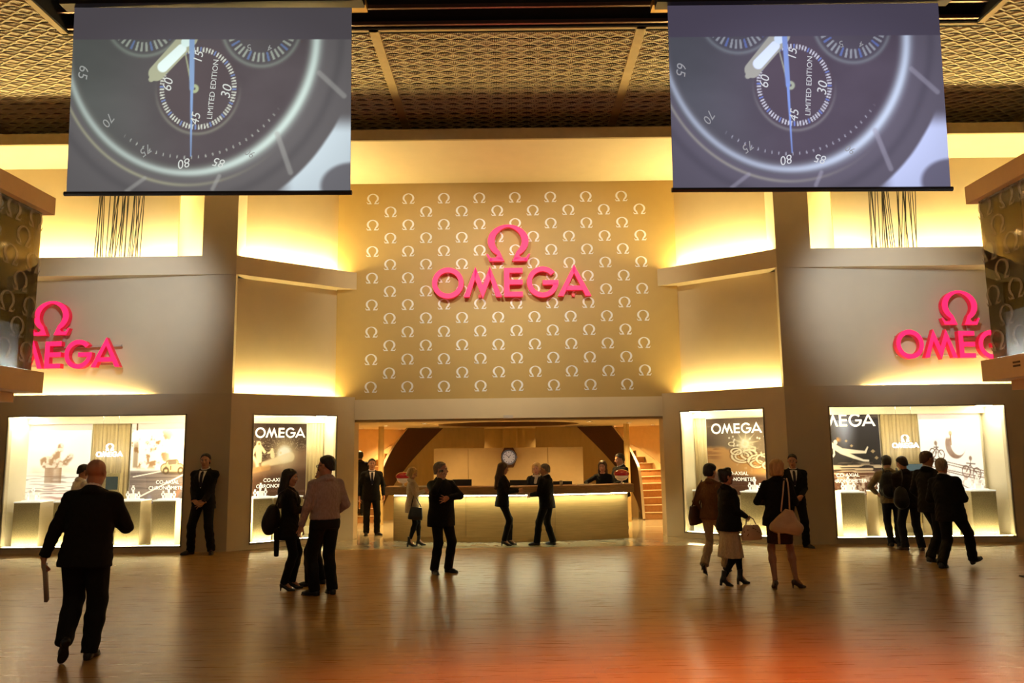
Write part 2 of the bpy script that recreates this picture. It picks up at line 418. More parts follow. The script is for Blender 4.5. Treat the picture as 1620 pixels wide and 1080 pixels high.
SIDE = {-1: 'left', 1: 'right'}
WINA = {-1: (u_of_A(-1, 291, 760), u_of_A(-1, 5, 760)), 1: (u_of_A(1, 1317, 750), u_of_A(1, 1600, 750))}
WINB = {-1: (u_of_B(-1, 397, 760), u_of_B(-1, 532, 760)), 1: (u_of_B(1, 1214, 750), u_of_B(1, 1079, 750))}
ZW0, ZW1 = 0.09, 2.56
SLOPE = 0.11
for s in (-1, 1):
    f = A(s); u0, u1 = WINA[s]
    mb = MB()
    mb.box(0.0, u0, 0, 0.16, 0, ZL, f); mb.box(u0, u1, 0, 0.16, ZW1, ZL, f); mb.box(u0, u1, 0, 0.16, 0, ZW0, f); mb.box(u1, 9.0, 0, 0.16, 0, ZL, f)
    mb.box(0.0, 9.0, 0.16, 1.2, 2.70, 2.74, f)                       # trough bed
    mb.box(0.0, 9.0, 0, 0.10, ZB0, ZB1, f); mb.box(0.0, 9.0, 0.10, 1.2, ZB0, ZB0+0.05, f)   # beam
    mb.box(0.0, 0.68, 0, 0.75, ZB1, ZS, f)                           # upper pillar
    struct('wall_'+SIDE[s], mb, M_front, 'taupe front wall with showcase opening on the %s' % SIDE[s])
    mb = MB()                                                         # sign panel, a wedge swinging back from the corner
    P = [f(0.0, 0.005, 2.7), f(9, 9*SLOPE, 2.7), f(9, 9*SLOPE+0.1, 2.7), f(0.0, 0.12, 2.7)]
    mb.hexa(P + [(x, y, ZB0+0.03) for x, y, z in P])
    struct('wall_%s_sign_panel' % SIDE[s], mb, M_front, 'tilted taupe sign panel above the %s showcase' % SIDE[s])
    mb = MB()
    ua = u_of_A(s, 281 if s < 0 else 1319, 350, 0.45)
    mb.box(ua, 9, 0.50, 0.55, ZB0+0.05, ZS, f); mb.box(0.6, 9, 0.80, 0.9, ZB0+0.05, ZS, f)
    struct('wall_%s_upper_recess' % SIDE[s], mb, M_wall, 'cream recess wall above the beam on the %s' % SIDE[s])
    g = B(s); u0, u1 = WINB[s]
    mb = MB()
    mb.box(0.0, u0, 0, 0.16, 0, ZL, g); mb.box(u0, u1, 0, 0.16, ZW1, ZL, g); mb.box(u0, u1, 0, 0.16, 0, ZW0, g); mb.box(u1, BL, 0, 0.16, 0, ZL, g)
    mb.box(0.0, BL+0.1, 0.16, 0.6, 2.70, 2.74, g)
    mb.box(0.0, BL, 0, 0.10, ZB0, ZB1, g); mb.box(0, BL+0.1, 0.10, 0.42, ZB0, ZB0+0.05, g)
    struct('wall_%s_angled' % SIDE[s], mb, M_wall, 'cream angled wall with showcase opening beside the lobby on the %s' % SIDE[s])
    mb = MB(); mb.box(-0.3, BL+0.4, 0.34, 0.42, 2.7, ZB0+0.04, g); mb.box(-0.3, BL+0.4, 0.38, 0.46, ZB0+0.04, ZS, g)
    struct('wall_%s_angled_panel' % SIDE[s], mb, M_wall, 'cream uplit panels of the angled wall on the %s' % SIDE[s])
    # jamb into the lobby
    mb = MB(); x = XC + s*HE; mb.box(min(x, x+s*0.25), max(x, x+s*0.25), YC+0.0, YC+0.45, 0, 2.74)
    struct('wall_%s_jamb' % SIDE[s], mb, M_wall, 'cream pillar edge framing the lobby on the %s' % SIDE[s])
    # LED strips in the troughs
    for nm, fn, a, b, d, z in (('sign panel', f, 0.70, 8.8, None, ZL-0.06), ('angled wall', g, 0.03, BL+0.05, 0.22, ZL-0.06),
                               ('upper recess', f, 0.72, 8.8, 0.24, ZB1-0.055), ('upper angled wall', g, 0.03, BL+0.05, 0.22, ZB1-0.055)):
        mb = MB()
        if d is None: P = [fn(a, 0.17, z), fn(b, 0.17, z), fn(b, 0.235, z), fn(a, 0.235, z)] if False else [fn(a, 0.165, z), fn(b, 0.165, z), fn(b, 0.20, z), fn(a, 0.175, z)]
        else: P = [fn(a, d-0.03, z), fn(b, d-0.03, z), fn(b, d+0.03, z), fn(a, d+0.03, z)]
        mb.hexa(P + [(x, y, zz+0.025) for x, y, zz in P])
        o = mb.build('led_strip', M_led3 if nm == 'upper angled wall' else M_led2 if 'upper' in nm else M_led)
        tag(o, 'warm LED strip hidden in the %s ledge of the %s' % (SIDE[s], nm), 'light', 'LED strips in the wall ledges')
    mb = MB(); P = f(ua-0.02, 0.62, 0)
    mb.box(ua+0.05, ua+0.09, 0.58, 0.62, ZB0+0.1, ZS-0.05, f)
    tag(mb.build('led_strip', mat('warm_led_soft', (1, .9, .7), 0.5, emit=WARM, strength=9)), 'upright warm LED strip behind the %s recess panel' % SIDE[s], 'light', 'LED strips in the wall ledges')

# centre wall with printed symbols
mb = MB(); mb.box(XC-HE-0.42, XC+HE+0.42, YC, YC+0.25, 2.89, ZS)
wall_c = struct('wall_center', mb, M_omwall, 'gold centre wall printed with rows of white omega symbols')
mb = MB(); mb.box(XC-HE, XC+HE, YC-0.035, YC+0.45, 2.47, 2.89)
struct('trim_1', mb, M_wall, 'cream lintel over the lobby opening')
mb = MB(); mb.box(XC-HE, XC+HE, YC+0.02, YC+0.4, 2.42, 2.47)
struct('trim_2', mb, mat('lintel_edge', (0.42, 0.29, 0.12), 0.5), 'thin brown edge under the lobby lintel')
mb = MB()
h = 0.235
for pc in omega_pieces(): mb.prism([(x*h, z*h) for x, z in pc], -0.004, 0.004, ident)
om0 = mb.build('omega_print', M_white, wall_c)
rows = 15; first = True
pTL, pTR = at_y(590, 323, YC), at_y(983, 320, YC); pBL = at_y(586, 621, YC)
dx = (pTR.x-pTL.x)/7; dz = (pTL.z-pBL.z)/14
for r in range(rows):
    for c in range(8):
        x = pTL.x + dx*(c + (0.5 if r % 2 else 0)); z = pTL.z - dz*r
        o = om0 if first else child_copy(om0, wall_c, 'omega_print'); first = False
        o.location = (x, YC, z)

# soffit and fascia
mb = MB(); mb.box(-16, 16, 14.14, 17.2, ZS+0.0, ZT)
struct('trim_3', mb, M_wall, 'long cream soffit along the top of the facade')
mb = MB(); mb.box(-16, 16, 14.08, 14.14, ZS-0.01, ZT+0.01)
struct('trim_4', mb, mat('fascia_paint', (0.36, 0.27, 0.14), 0.6), 'taupe fascia band along the front edge of the soffit')

# mesh ceiling ------------------------------------------------------
ZC = 8.4
mb = MB(); mb.box(-14, 14, 3.0, 24, ZC+0.62, ZC+0.66); mb.box(-16, 16, 16.2, 16.3, ZT, ZC+0.66)
struct('ceiling', mb, M_void, 'black void above the metal mesh ceiling')
ceil = empty('ceiling_mesh', (0, 0, 0), 0, 'brass expanded metal ceiling with diamond rows', None, None, 'structure')
HX0, HX1, HY1 = -6.92, 7.38, 11.5        # black opening in the ceiling
beam0 = None
for x in (-14, -10.35, -6.22, -2.12, 2.10, 6.25, 10.4):
    mb = MB(); y0 = 3.0 if (x < HX0 or x > HX1) else HY1
    mb.box(x-0.075, x+0.075, y0, 16.2, ZC-0.03, ZC+0.03)
    mb.build('ceiling_beam', mat('beam_paint', (0.62, 0.48, 0.25), 0.6), ceil)
mb = MB()
mb.box(HX0-0.1, HX0, 3, HY1+0.04, ZC-0.03, ZC+0.05); mb.box(HX1, HX1+0.1, 3, HY1+0.04, ZC-0.03, ZC+0.05); mb.box(HX0-0.1, HX1+0.1, HY1, HY1+0.06, ZC-0.03, ZC+0.05)
mb.build('opening_frame', mat('beam_paint', (0.62, 0.48, 0.25), 0.6), ceil)
mb = MB()
mb.box(HX0, HX0+0.03, 3, HY1, ZC-0.02, ZC+0.6); mb.box(HX1-0.03, HX1, 3, HY1, ZC-0.02, ZC+0.6); mb.box(HX0, HX1, HY1-0.03, HY1, ZC-0.02, ZC+0.6)
mb.build('opening_lining', M_void, ceil)
mb = MB(); mb.box(HX0+0.05, HX1-0.05, HY1-0.40, HY1-0.36, ZC+0.10, ZC+0.16); mb.box(HX0+0.05, HX1-0.05, HY1-0.12, HY1-0.08, ZC-0.01, ZC+0.05)
mb.build('screen_rail', mat('dull_rail', (0.20, 0.13, 0.11), 0.3, metal=0.8), ceil)
pitch = 0.217; y = 3.2; row = 0
while y < 16.0:
    # one strip of expanded metal: diamonds over fine upright slats
    mb = MB(); ya, yb = y+0.012, y+pitch-0.028
    spans = [(-13.9, HX0-0.1), (HX1+0.1, 13.9)] if y < HY1+0.02 else [(-13.9, 13.9)]
    if y < 8: spans = [(-10.5, HX0-0.1), (HX1+0.1, 10.5)]
    w = 0.285; t = 0.011
    for xa, xb in spans:
        n = int((xb-xa)/w); off = (row % 2)*w*0.5
        for i in range(n+1):
            x0 = xa + i*w
            ym = (ya+yb)/2
            for (p, q) in (((x0, ym), (x0+w/2, ya)), ((x0+w/2, ya), (x0+w, ym)), ((x0, ym), (x0+w/2, yb)), ((x0+w/2, yb), (x0+w, ym))):
                if q[0] > xb: continue
                L = math.hypot(q[0]-p[0], q[1]-p[1]); nx, ny = -(q[1]-p[1])/L*t, (q[0]-p[0])/L*t
                mb.hexa([(p[0]+nx, p[1]+ny, ZC-0.012), (p[0]-nx, p[1]-ny, ZC-0.012), (q[0]-nx, q[1]-ny, ZC-0.012), (q[0]+nx, q[1]+ny, ZC-0.012),
                         (p[0]+nx, p[1]+ny, ZC+0.004), (p[0]-nx, p[1]-ny, ZC+0.004), (q[0]-nx, q[1]-ny, ZC+0.004), (q[0]+nx, q[1]+ny, ZC+0.004)])
    o1 = mb.build('mesh_strip', M_mesh, ceil, recalc=False)
    sl = MB()
    for xa, xb in spans:
        n = int((xb-xa)/0.03)
        for i in range(n):
            x0 = xa+0.03*i
            sl.add([(x0, ya, ZC+0.008), (x0+0.020, ya, ZC+0.008), (x0+0.020, yb, ZC+0.008), (x0, yb, ZC+0.008), (x0+0.020, ya, ZC+0.022), (x0+0.020, yb, ZC+0.022)], [(0, 3, 2, 1), (1, 2, 5, 4)])
    tag(sl.build('fine_slats', M_mesh, o1, recalc=False), kind='stuff')
    y += pitch; row += 1

# ------------------------------------------------------------------ lobby
LZ = 2.42
mb = MB(); n = 48; cx, cy, rx, ry = XC-0.02, 19.3, 1.72, 2.0
outer = [(XC-6.5, 16.9), (XC+6.5, 16.9), (XC+6.5, 26), (XC-6.5, 26)]
bm = bmesh.new()
ov = [bm.verts.new((x, y, LZ)) for x, y in outer]; iv = [bm.verts.new((cx+rx*math.cos(2*PI*i/n), cy+ry*math.sin(2*PI*i/n), LZ)) for i in range(n)]
ed = [bm.edges.new((ov[i], ov[(i+1) % 4])) for i in range(4)] + [bm.edges.new((iv[i], iv[(i+1) % n])) for i in range(n)]
bmesh.ops.triangle_fill(bm, edges=ed, use_beauty=True)
for f in list(bm.faces):
    c = f.calc_center_median()
    if ((c.x-cx)/rx)**2+((c.y-cy)/ry)**2 < 0.98: bm.faces.remove(f)
    elif f.normal.z > 0: f.normal_flip()
me = bpy.data.meshes.new('ceiling_lobby'); bm.to_mesh(me); bm.free(); me.materials.append(M_wall)
lc = tag(link('ceiling_lobby', me), 'low cream lobby ceiling with an oval recess', None, None, 'structure')
mb = MB()
P = [(cx+rx*math.cos(2*PI*i/n), cy+ry*math.sin(2*PI*i/n), LZ) for i in range(n)]; P2 = [(x, y, LZ+0.12) for x, y, z in P]
mb.add(P+P2, [(i, (i+1) % n, n+(i+1) % n, n+i) for i in range(n)] + [tuple(range(n, 2*n))])
mb.build('oval_recess', mat('recess_brown', (0.30, 0.17, 0.07), 0.6), lc)
mb = MB(); mb.box(-12, 12, 16.9, 27, LZ+0.2, LZ+0.25)
struct('ceiling_slab', mb, M_void, 'slab over the lobby ceiling')
mb = MB(); mb.box(XC-5.6, XC+5.6, 26.05, 26.2, 0, LZ+0.05)
bw = struct('wall_lobby_back', mb, M_lobby, 'honey coloured back wall of the lobby')
for i in range(7):
    mb = MB(); x0 = XC-4.2+i*1.2; mb.box(x0+0.008, x0+1.192, 25.98, 26.05, 0.0, LZ-0.01); mb.build('wall_panel', M_lobby, bw)
for s in (-1, 1):
    mb = MB(); x = XC+s*5.4; mb.box(min(x, x+s*0.1), max(x, x+s*0.1), 16.6, 26.1, 0, LZ+0.05)
    struct('wall_lobby_'+SIDE[s], mb, M_lobby, 'honey coloured %s side wall of the lobby' % SIDE[s])

# curved stairs
def stair(s):
    c = Vector((XC + s*1.40, 20.3)); ri, ro = 1.98, 3.32
    def pt(r, th, z): return (c.x + s*r*math.cos(th), c.y + r*math.sin(th), z)
    st = empty('curved_staircase', (XC+s*4.0, 20.3, 0), 0, 'curved carpeted staircase with brown balustrade on the %s of the lobby' % SIDE[s], 'staircase', 'curved lobby stairs')
    st.location = (0, 0, 0)
    N = 14; da = math.radians(75)/N; R = LZ/N
    for i in range(N):
        mb = MB(); a0, a1 = da*i, da*(i+1)+0.01; z0, z1 = max(0, R*i-0.05), R*(i+1)
        P = []
        k = 4
        for zz in (z0, z1):
            for j in range(k+1): P.append(pt(ri+0.02, a0+(a1-a0)*j/k, zz))
            for j in range(k, -1, -1): P.append(pt(ro, a0+(a1-a0)*j/k, zz))
        m = 2*(k+1)
        mb.add(P, [tuple(range(m)), tuple(range(m, 2*m))] + [(j, (j+1) % m, m+(j+1) % m, m+j) for j in range(m)])
        o = mb.build('step', M_step, st)
        mb = MB(); e = 0.025
        P = [pt(ri+0.02, a0-0.012, z1-0.012), pt(ro, a0-0.012, z1-0.012), pt(ro, a0+0.02, z1-0.012), pt(ri+0.02, a0+0.02, z1-0.012)]
        mb.hexa(P + [(x, y, z+0.018) for x, y, z in P]); mb.build('nosing', mat('stair_nosing', (0.75, 0.62, 0.40), 0.4), o)
    def ribbon(name, r0, r1, lo, hi, m, a_max, a_min=-3, n=40):
        mb = MB(); P = []
        for j in range(n+1):
            deg = a_min + (a_max-a_min)*j/n; th = math.radians(deg); l, h = lo(deg), hi(deg)
            P += [pt(r0, th, l), pt(r1, th, l), pt(r1, th, h), pt(r0, th, h)]
        F = []
        for j in range(n):
            for e in range(4): F.append((4*j+e, 4*j+(e+1) % 4, 4*(j+1)+(e+1) % 4, 4*(j+1)+e))
        F += [(0, 1, 2, 3), (4*n+3, 4*n+2, 4*n+1, 4*n)]
        mb.add(P, F); return mb.build(name, m, st, smooth=False)
    zlo = lambda d: max(0.0, 0.0323*d - 0.02)
    zhi = lambda d: min(LZ+0.1, 0.0323*d + 0.97*float(sst(-6, 10, d)) + 0.03)
    ribbon('balustrade', ri-0.03, ri+0.03, zlo, zhi, M_brown, 80)
    ribbon('handrail_edge', ri-0.035, ri+0.035, zhi, lambda d: zhi(d)+0.014, mat('balustrade_cap', (0.42, 0.34, 0.22), 0.35), 46)
    ribbon('skirting', ro-0.03, ro+0.0, lambda d: max(0, 0.0323*d), lambda d: 0.0323*d+0.30, mat('stair_skirting', (0.72, 0.55, 0.28), 0.5), 74)
    # wall under the stair and the round outer wall
    ribbon('understair_panel', ri-0.01, ri+0.01, lambda d: 0.0, lambda d: max(0.01, zlo(d)), M_lobby, 110, 14)
    mb = MB(); n = 26; P = []; F = []
    for j in range(n+1):
        th = math.radians(-32 + 150*j/n); P += [pt(ro+0.02, th, 0), pt(ro+0.14, th, 0), pt(ro+0.14, th, LZ+0.2), pt(ro+0.02, th, LZ+0.2)]
    for j in range(n):
        for e in range(4): F.append((4*j+e, 4*j+(e+1) % 4, 4*(j+1)+(e+1) % 4, 4*(j+1)+e))
    F += [(0, 1, 2, 3), (4*n+3, 4*n+2, 4*n+1, 4*n)]
    mb.add(P, F)
    struct('wall_stair_'+SIDE[s], mb, mat('stair_wall_panel', (0.72, 0.56, 0.29), 0.5, var=0.03), 'curved honey wall round the %s stairs' % SIDE[s])
    # round column
    mb = MB(); x = at_z(607 if s < 0 else 998, 826).x; mb.lathe([(0.072, 0), (0.072, LZ)], (x, 19.9, 0), 16)
    struct('wall_column_'+SIDE[s], mb, mat('column_paint', (0.60, 0.44, 0.19), 0.45), 'slim round column at the foot of the %s stairs' % SIDE[s])
for s in (-1, 1): stair(s)

# backdrop wall with panels
YB = 20.0
xa, xb = at_y(686, 740, YB).x, at_y(923, 740, YB).x; zt = at_y(805, 708, YB).z
bd = empty('backdrop_wall', ((xa+xb)/2, YB, 0), 0, 'pale free-standing panel wall behind the reception counter', 'partition')
seams = [xa] + [at_y(p, 740, YB).x for p in (741, 804, 867)] + [xb]
for i in range(4):
    mb = MB(); mb.box(seams[i]+0.005-(xa+xb)/2, seams[i+1]-0.005-(xa+xb)/2, 0, 0.06, 0.0, zt); mb.build('panel', M_backdrop, bd)
mb = MB(); mb.box(xa-(xa+xb)/2+0.01, xb-(xa+xb)/2-0.01, 0.06, 0.12, 0, zt-0.01); mb.build('backing', M_lobby, bd)

# lobby downlights
dlm = mat('lamp_disc', (1, 0.85, 0.6), 0.5, emit=(1.0, 0.72, 0.34), strength=5)
k = 0
for (x, y, e, c) in ((-1.9, 17.6, 24, 0), (1.8, 17.6, 24, 0), (0, 17.7, 20, 0), (-3.0, 19.0, 36, 1), (2.9, 19.0, 36, 1), (-3.1, 22.2, 46, 1), (2.95, 22.2, 46, 1), (-1.2, 18.9, 16, 0), (1.1, 18.9, 16, 0), (-3.95, 20.9, 46, 1), (3.8, 20.9, 46, 1), (-1.3, 23.6, 30, 0), (1.2, 23.6, 30, 0), (-3.9, 17.6, 12, 1), (3.75, 17.6, 12, 1)):
    inside = ((XC+x-cx)/rx)**2+((y-cy)/ry)**2 < 0.95
    k += 1
    side = 'left' if x < 0 else 'right'
    if inside: lab = 'small round downlight in the brown oval ceiling recess, ' + {-1.9: 'left', 1.8: 'right', 0: 'front middle', -1.2: 'inner left', 1.1: 'inner right'}.get(x, side)
    elif y > 23: lab = 'small round downlight behind the pale panel wall, %s one' % side
    elif y > 22: lab = 'small round downlight by the back of the %s stairs' % side
    elif abs(x) > 3.7 and y > 20: lab = 'small round downlight over the first steps of the %s stairs' % side
    elif abs(x) > 3.7: lab = 'small round downlight just inside the %s lobby edge' % side
    elif y > 18.5: lab = 'small round downlight in front of the %s round column' % side
    else: lab = 'small round downlight above the %s counter end' % side
    t = empty('downlight', (XC+x, y, LZ+(0.12 if inside else 0)), 0, lab, 'light', 'lobby ceiling downlights')
    mb = MB(); mb.lathe([(0.075, 0.002), (0.075, -0.012), (0.05, -0.012), (0.05, -0.004)], n=14); mb.build('ring', M_chrome, t)
    mb = MB(); mb.lathe([(0.048, -0.002), (0.048, -0.006)], n=12); mb.build('lamp', dlm, t)
    d = bpy.data.lights.new('downlight_beam', 'SPOT'); d.energy = e*5; d.color = (1.0, 0.62, 0.22) if c == 0 else (1.0, 0.66, 0.26)
    d.spot_size = math.radians(125); d.spot_blend = 0.9; d.shadow_soft_size = 0.06
    o = bpy.data.objects.new('downlight_beam', d); COL.objects.link(o); o.parent = t; o.location = (0, 0, -0.03)

mb = MB(); p = at_y(804, 660, YC-0.06); mb.box(p.x-0.10, p.x+0.10, YC-0.10, YC-0.036, p.z-0.02, p.z+0.045); mb.box(p.x-0.04, p.x+0.04, YC-0.13, YC-0.10, p.z-0.02, p.z+0.01)
tag(mb.build('ceiling_sensor', mat('sensor_plastic', (0.62, 0.55, 0.48), 0.4)), 'small pale sensor box on the lintel above the counter middle', 'sensor')
for px, sd in ((690, 'left'), (900, 'right')):
    p = at_z(px, 678 if px < 800 else 676, LZ); r = empty('ceiling_vent', (p.x, 21.2, LZ), 0, 'narrow slotted air vent in the lobby ceiling on the %s of the oval recess' % sd, 'vent', 'lobby ceiling vents')
    mb = MB(); mb.box(-0.24, 0.24, -0.09, 0.09, -0.012, -0.001); mb.build('frame', M_chrome, r)
    for j in range(3):
        mb = MB(); mb.box(-0.22, 0.22, -0.065+0.05*j, -0.035+0.05*j, -0.016, -0.012); mb.build('slot', M_brown, r)
# ------------------------------------------------------------------ side stands with glass fronts
def stand(s):
    X = s*7.0
    nm = SIDE[s]
    def w(x, y, z): return (s*x, y, z)
    mb = MB(); mb.box(7.0, 12, 6.0, 11.62, 5.47, 5.74, w)
    st = empty('exhibition_stand', (0, 0, 0), 0, 'upper floor of the %s neighbouring stand with smoked glass front and peach fascia' % nm, 'stand')
    mb.build('upper_fascia', M_peach, st)
    mb = MB(); mb.box(7.0, 12, 6.0, 11.62, 2.74, 3.05, w); lf = mb.build('lower_fascia', M_peach, st)
    mb = MB(); mb.box(7.35, 12, 6.0, 11.5, 2.60, 2.74, w); mb.build('under_fascia', M_peach, st)
    if s > 0:
        mb = MB(); mb.box(6.985, 7.0, 10.72, 10.86, 2.93, 2.955, w); mb.box(6.985, 7.0, 10.72, 10.86, 2.88, 2.905, w); mb.build('lettering_mark', M_brown, lf)
    else:
        mb = MB(); mb.box(6.985, 7.0, 9.98, 10.1, 2.86, 2.96, w); mb.build('lettering_mark', M_brown, lf)
    # glass panes along the aisle
    ys = (11.5, 10.55, 9.5, 8.45, 7.4, 6.3)
    h = 0.30
    for i in range(5):
        mb = MB(); mb.box(7.12, 7.135, ys[i+1]+0.012, ys[i]-0.0, 3.05, 5.47, w); gp = mb.build('glass_pane', M_smoke, st)
        mo = MB()
        for r in range(7):
            for cc in range(2):
                yy = ys[i] - 0.14 - 0.52*cc - (0.26 if r % 2 else 0); zz = 3.18 + r*0.335
                if yy - 0.16 < ys[i+1] or zz > 5.2: continue
                for pc in omega_pieces(): mo.prism([(q[0]*h, q[1]*h) for q in pc], -0.003, 0.0, lambda a, d, z, yy=yy, zz=zz: w(7.118+d, yy - a*s*1.0, zz+z))
        if i < 3: mo.build('etched_omegas', M_etch, gp)
    mb = MB(); mb.box(7.12, 12, 11.49, 11.5, 3.05, 5.47, w); mb.build('end_pane', M_smoke, st)
    mb = MB(); mb.box(7.14, 7.18, 6.2, 11.46, 3.055, 3.075, w); mb.build('led_edge', mat('blue_led', (0.8, 0.9, 1), 0.5, emit=(0.62, 0.75, 1.0), strength=220), st)
    mb = MB(); mb.box(7.30, 7.34, 6.2, 11.44, 3.05, 3.75, w); mb.build('glow_catch_panel', mat('glow_catch_panel', (0.6, 0.6, 0.6), 0.6), st)  # panel added behind the glass to catch the glow of the strip
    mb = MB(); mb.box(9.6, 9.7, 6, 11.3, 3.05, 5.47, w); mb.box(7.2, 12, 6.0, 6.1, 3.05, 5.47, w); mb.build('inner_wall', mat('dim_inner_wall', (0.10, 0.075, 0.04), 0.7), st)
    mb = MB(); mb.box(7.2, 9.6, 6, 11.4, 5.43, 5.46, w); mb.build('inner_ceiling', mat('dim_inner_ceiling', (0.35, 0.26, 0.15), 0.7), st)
    mb = MB(); mb.box(7.5, 8.7, 9.9, 10.35, 5.18, 5.43, w); mb.build('ceiling_duct', M_peach, st)
    mb = MB(); mb.lathe([(0.05, 0.0), (0.05, -0.02)], (s*7.6, 9.95, 5.43), 10); mb.lathe([(0.05, 0.0), (0.05, -0.02)], (s*7.45, 10.9, 5.43), 10); mb.build('ceiling_lamp', dlm, st)
    d = bpy.data.lights.new('stand_lamp', 'POINT'); d.energy = 14 if s > 0 else 7; d.color = (1, 0.75, 0.4); d.shadow_soft_size = 0.05
    o = bpy.data.objects.new('stand_lamp', d); COL.objects.link(o); o.parent = st; o.location = (s*8.2, 10.7, 5.2)
    mb = MB(); mb.box(7.0, 14, -2, 11.2, 0.0, 0.012, w) if s > 0 else mb.box(6.9, 14, -2, 10.4, 0.0, 0.012, w)
    tag(mb.build('stand_carpet', mat('stand_carpet_right' if s > 0 else 'stand_carpet_left', (0.03, 0.022, 0.016) if s > 0 else (0.22, 0.14, 0.07), 0.9)), ('dark' if s > 0 else 'brown') + ' carpet edge of the stand on the %s of the hall' % nm, 'carpet')
for s in (-1, 1): stand(s)

# ================================================================== SIGNS
def omega_sign(label, fn, cx, zbase, cap, rails, grp):
    st = empty('illuminated_sign', (0, 0, 0), 0, label, 'sign', None)
    res, tot = brand_word(None, cx, zbase, cap, 0, 0, fn)
    for pc, x in res:
        mb = MB(); pieces_mesh(mb, pc, x, zbase, cap, -0.20, -0.08, fn); mb.build('letter', [M_pink, M_red], st)
    mb = MB(); pieces_mesh(mb, omega_pieces(), cx-0.1*cap, zbase+1.24*cap, 1.29*cap, -0.20, -0.08, fn); mb.build('omega_symbol', [M_pink, M_red], st)
    if not rails:
        for pc, x in res:
            xm = x + 0.54*cap; mb = MB(); mb.box(xm-0.05*cap, xm+0.05*cap, -0.09, 0.0, zbase+0.02*cap, zbase+0.12*cap, fn); mb.build('mounting_pin', M_red, st)
        mb = MB(); mb.box(cx-0.1*cap+0.3*cap, cx+0.32*cap, -0.09, 0, zbase+1.3*cap, zbase+1.38*cap, fn); mb.build('mounting_pin', M_red, st)
    if rails:
        mb = MB()
        mb.box(cx-tot/2+0.05, cx+tot/2-0.05, -0.08, -0.05, zbase+0.10*cap, zbase+0.17*cap, fn); mb.box(cx-tot/2+0.05, cx+tot/2-0.05, -0.08, -0.05, zbase+0.78*cap, zbase+0.85*cap, fn)
        for dx in (-0.33, 0.33): mb.box(cx+dx*cap-0.03, cx+dx*cap+0.03, -0.08, -0.05, zbase+0.8*cap, zbase+1.5*cap, fn)
        mb.build('support_rail', mat('rail_paint', (0.5, 0.46, 0.38), 0.6), st)
    return st
p0 = at_y(683, 470.5, YC-0.2); p1 = at_y(936, 467, YC-0.2)
cap = (p1.x-p0.x)/5.45
omega_sign('large pink illuminated brand sign on the patterned gold centre wall', lambda x, d, z: (x, YC+d, z), (p0.x+p1.x)/2, p0.z, cap, False, None)
for s in (-1, 1):
    def fn(x, d, z, s=s):
        u = s*(x-XC)-HC
        return (x, YA + max(0, u)*SLOPE + d, z)
    if s > 0:
        a = at_y(1413, 567, 15.1); cap = 0.525; cx = a.x + 5.45*cap/2; zb = a.z
    else:
        a = at_y(196, 581, 15.1); cap = 0.525; cx = a.x - 5.45*cap/2; zb = a.z
    omega_sign('pink brand sign on rails, half hidden by the smoked glass on the %s' % SIDE[s], fn, cx, zb, cap, True, None)

# string art in the upper recess
for s in (-1, 1):
    f = A(s); a, b = (148, 222) if s < 0 else (1376, 1453)
    st = empty('string_sculpture', (0, 0, 0), 0, 'bundle of thin black upright strings in the upper recess on the %s' % SIDE[s], 'sculpture', None)
    rnd = random.Random(5+s)
    xs0, xs1 = at_y(a, 395, YA+0.3).x, at_y(b, 395, YA+0.3).x
    for i in range(26):
        x = xs0 + (xs1-xs0)*(i+0.5)/26 + rnd.uniform(-.02, .02); x2 = xs0 + (xs1-xs0)*min(1, max(0, (i+0.5)/26 + rnd.choice((-1, -1, 1))*rnd.uniform(0.0, .18)*1.0)) + 0.03*s
        mb = MB(); mb.tube((x, YA+0.30, ZB0+0.05), (x2 + 0.08, YA+0.36, ZS+0.01), 0.008, n=5); mb.build('string', M_black, st)

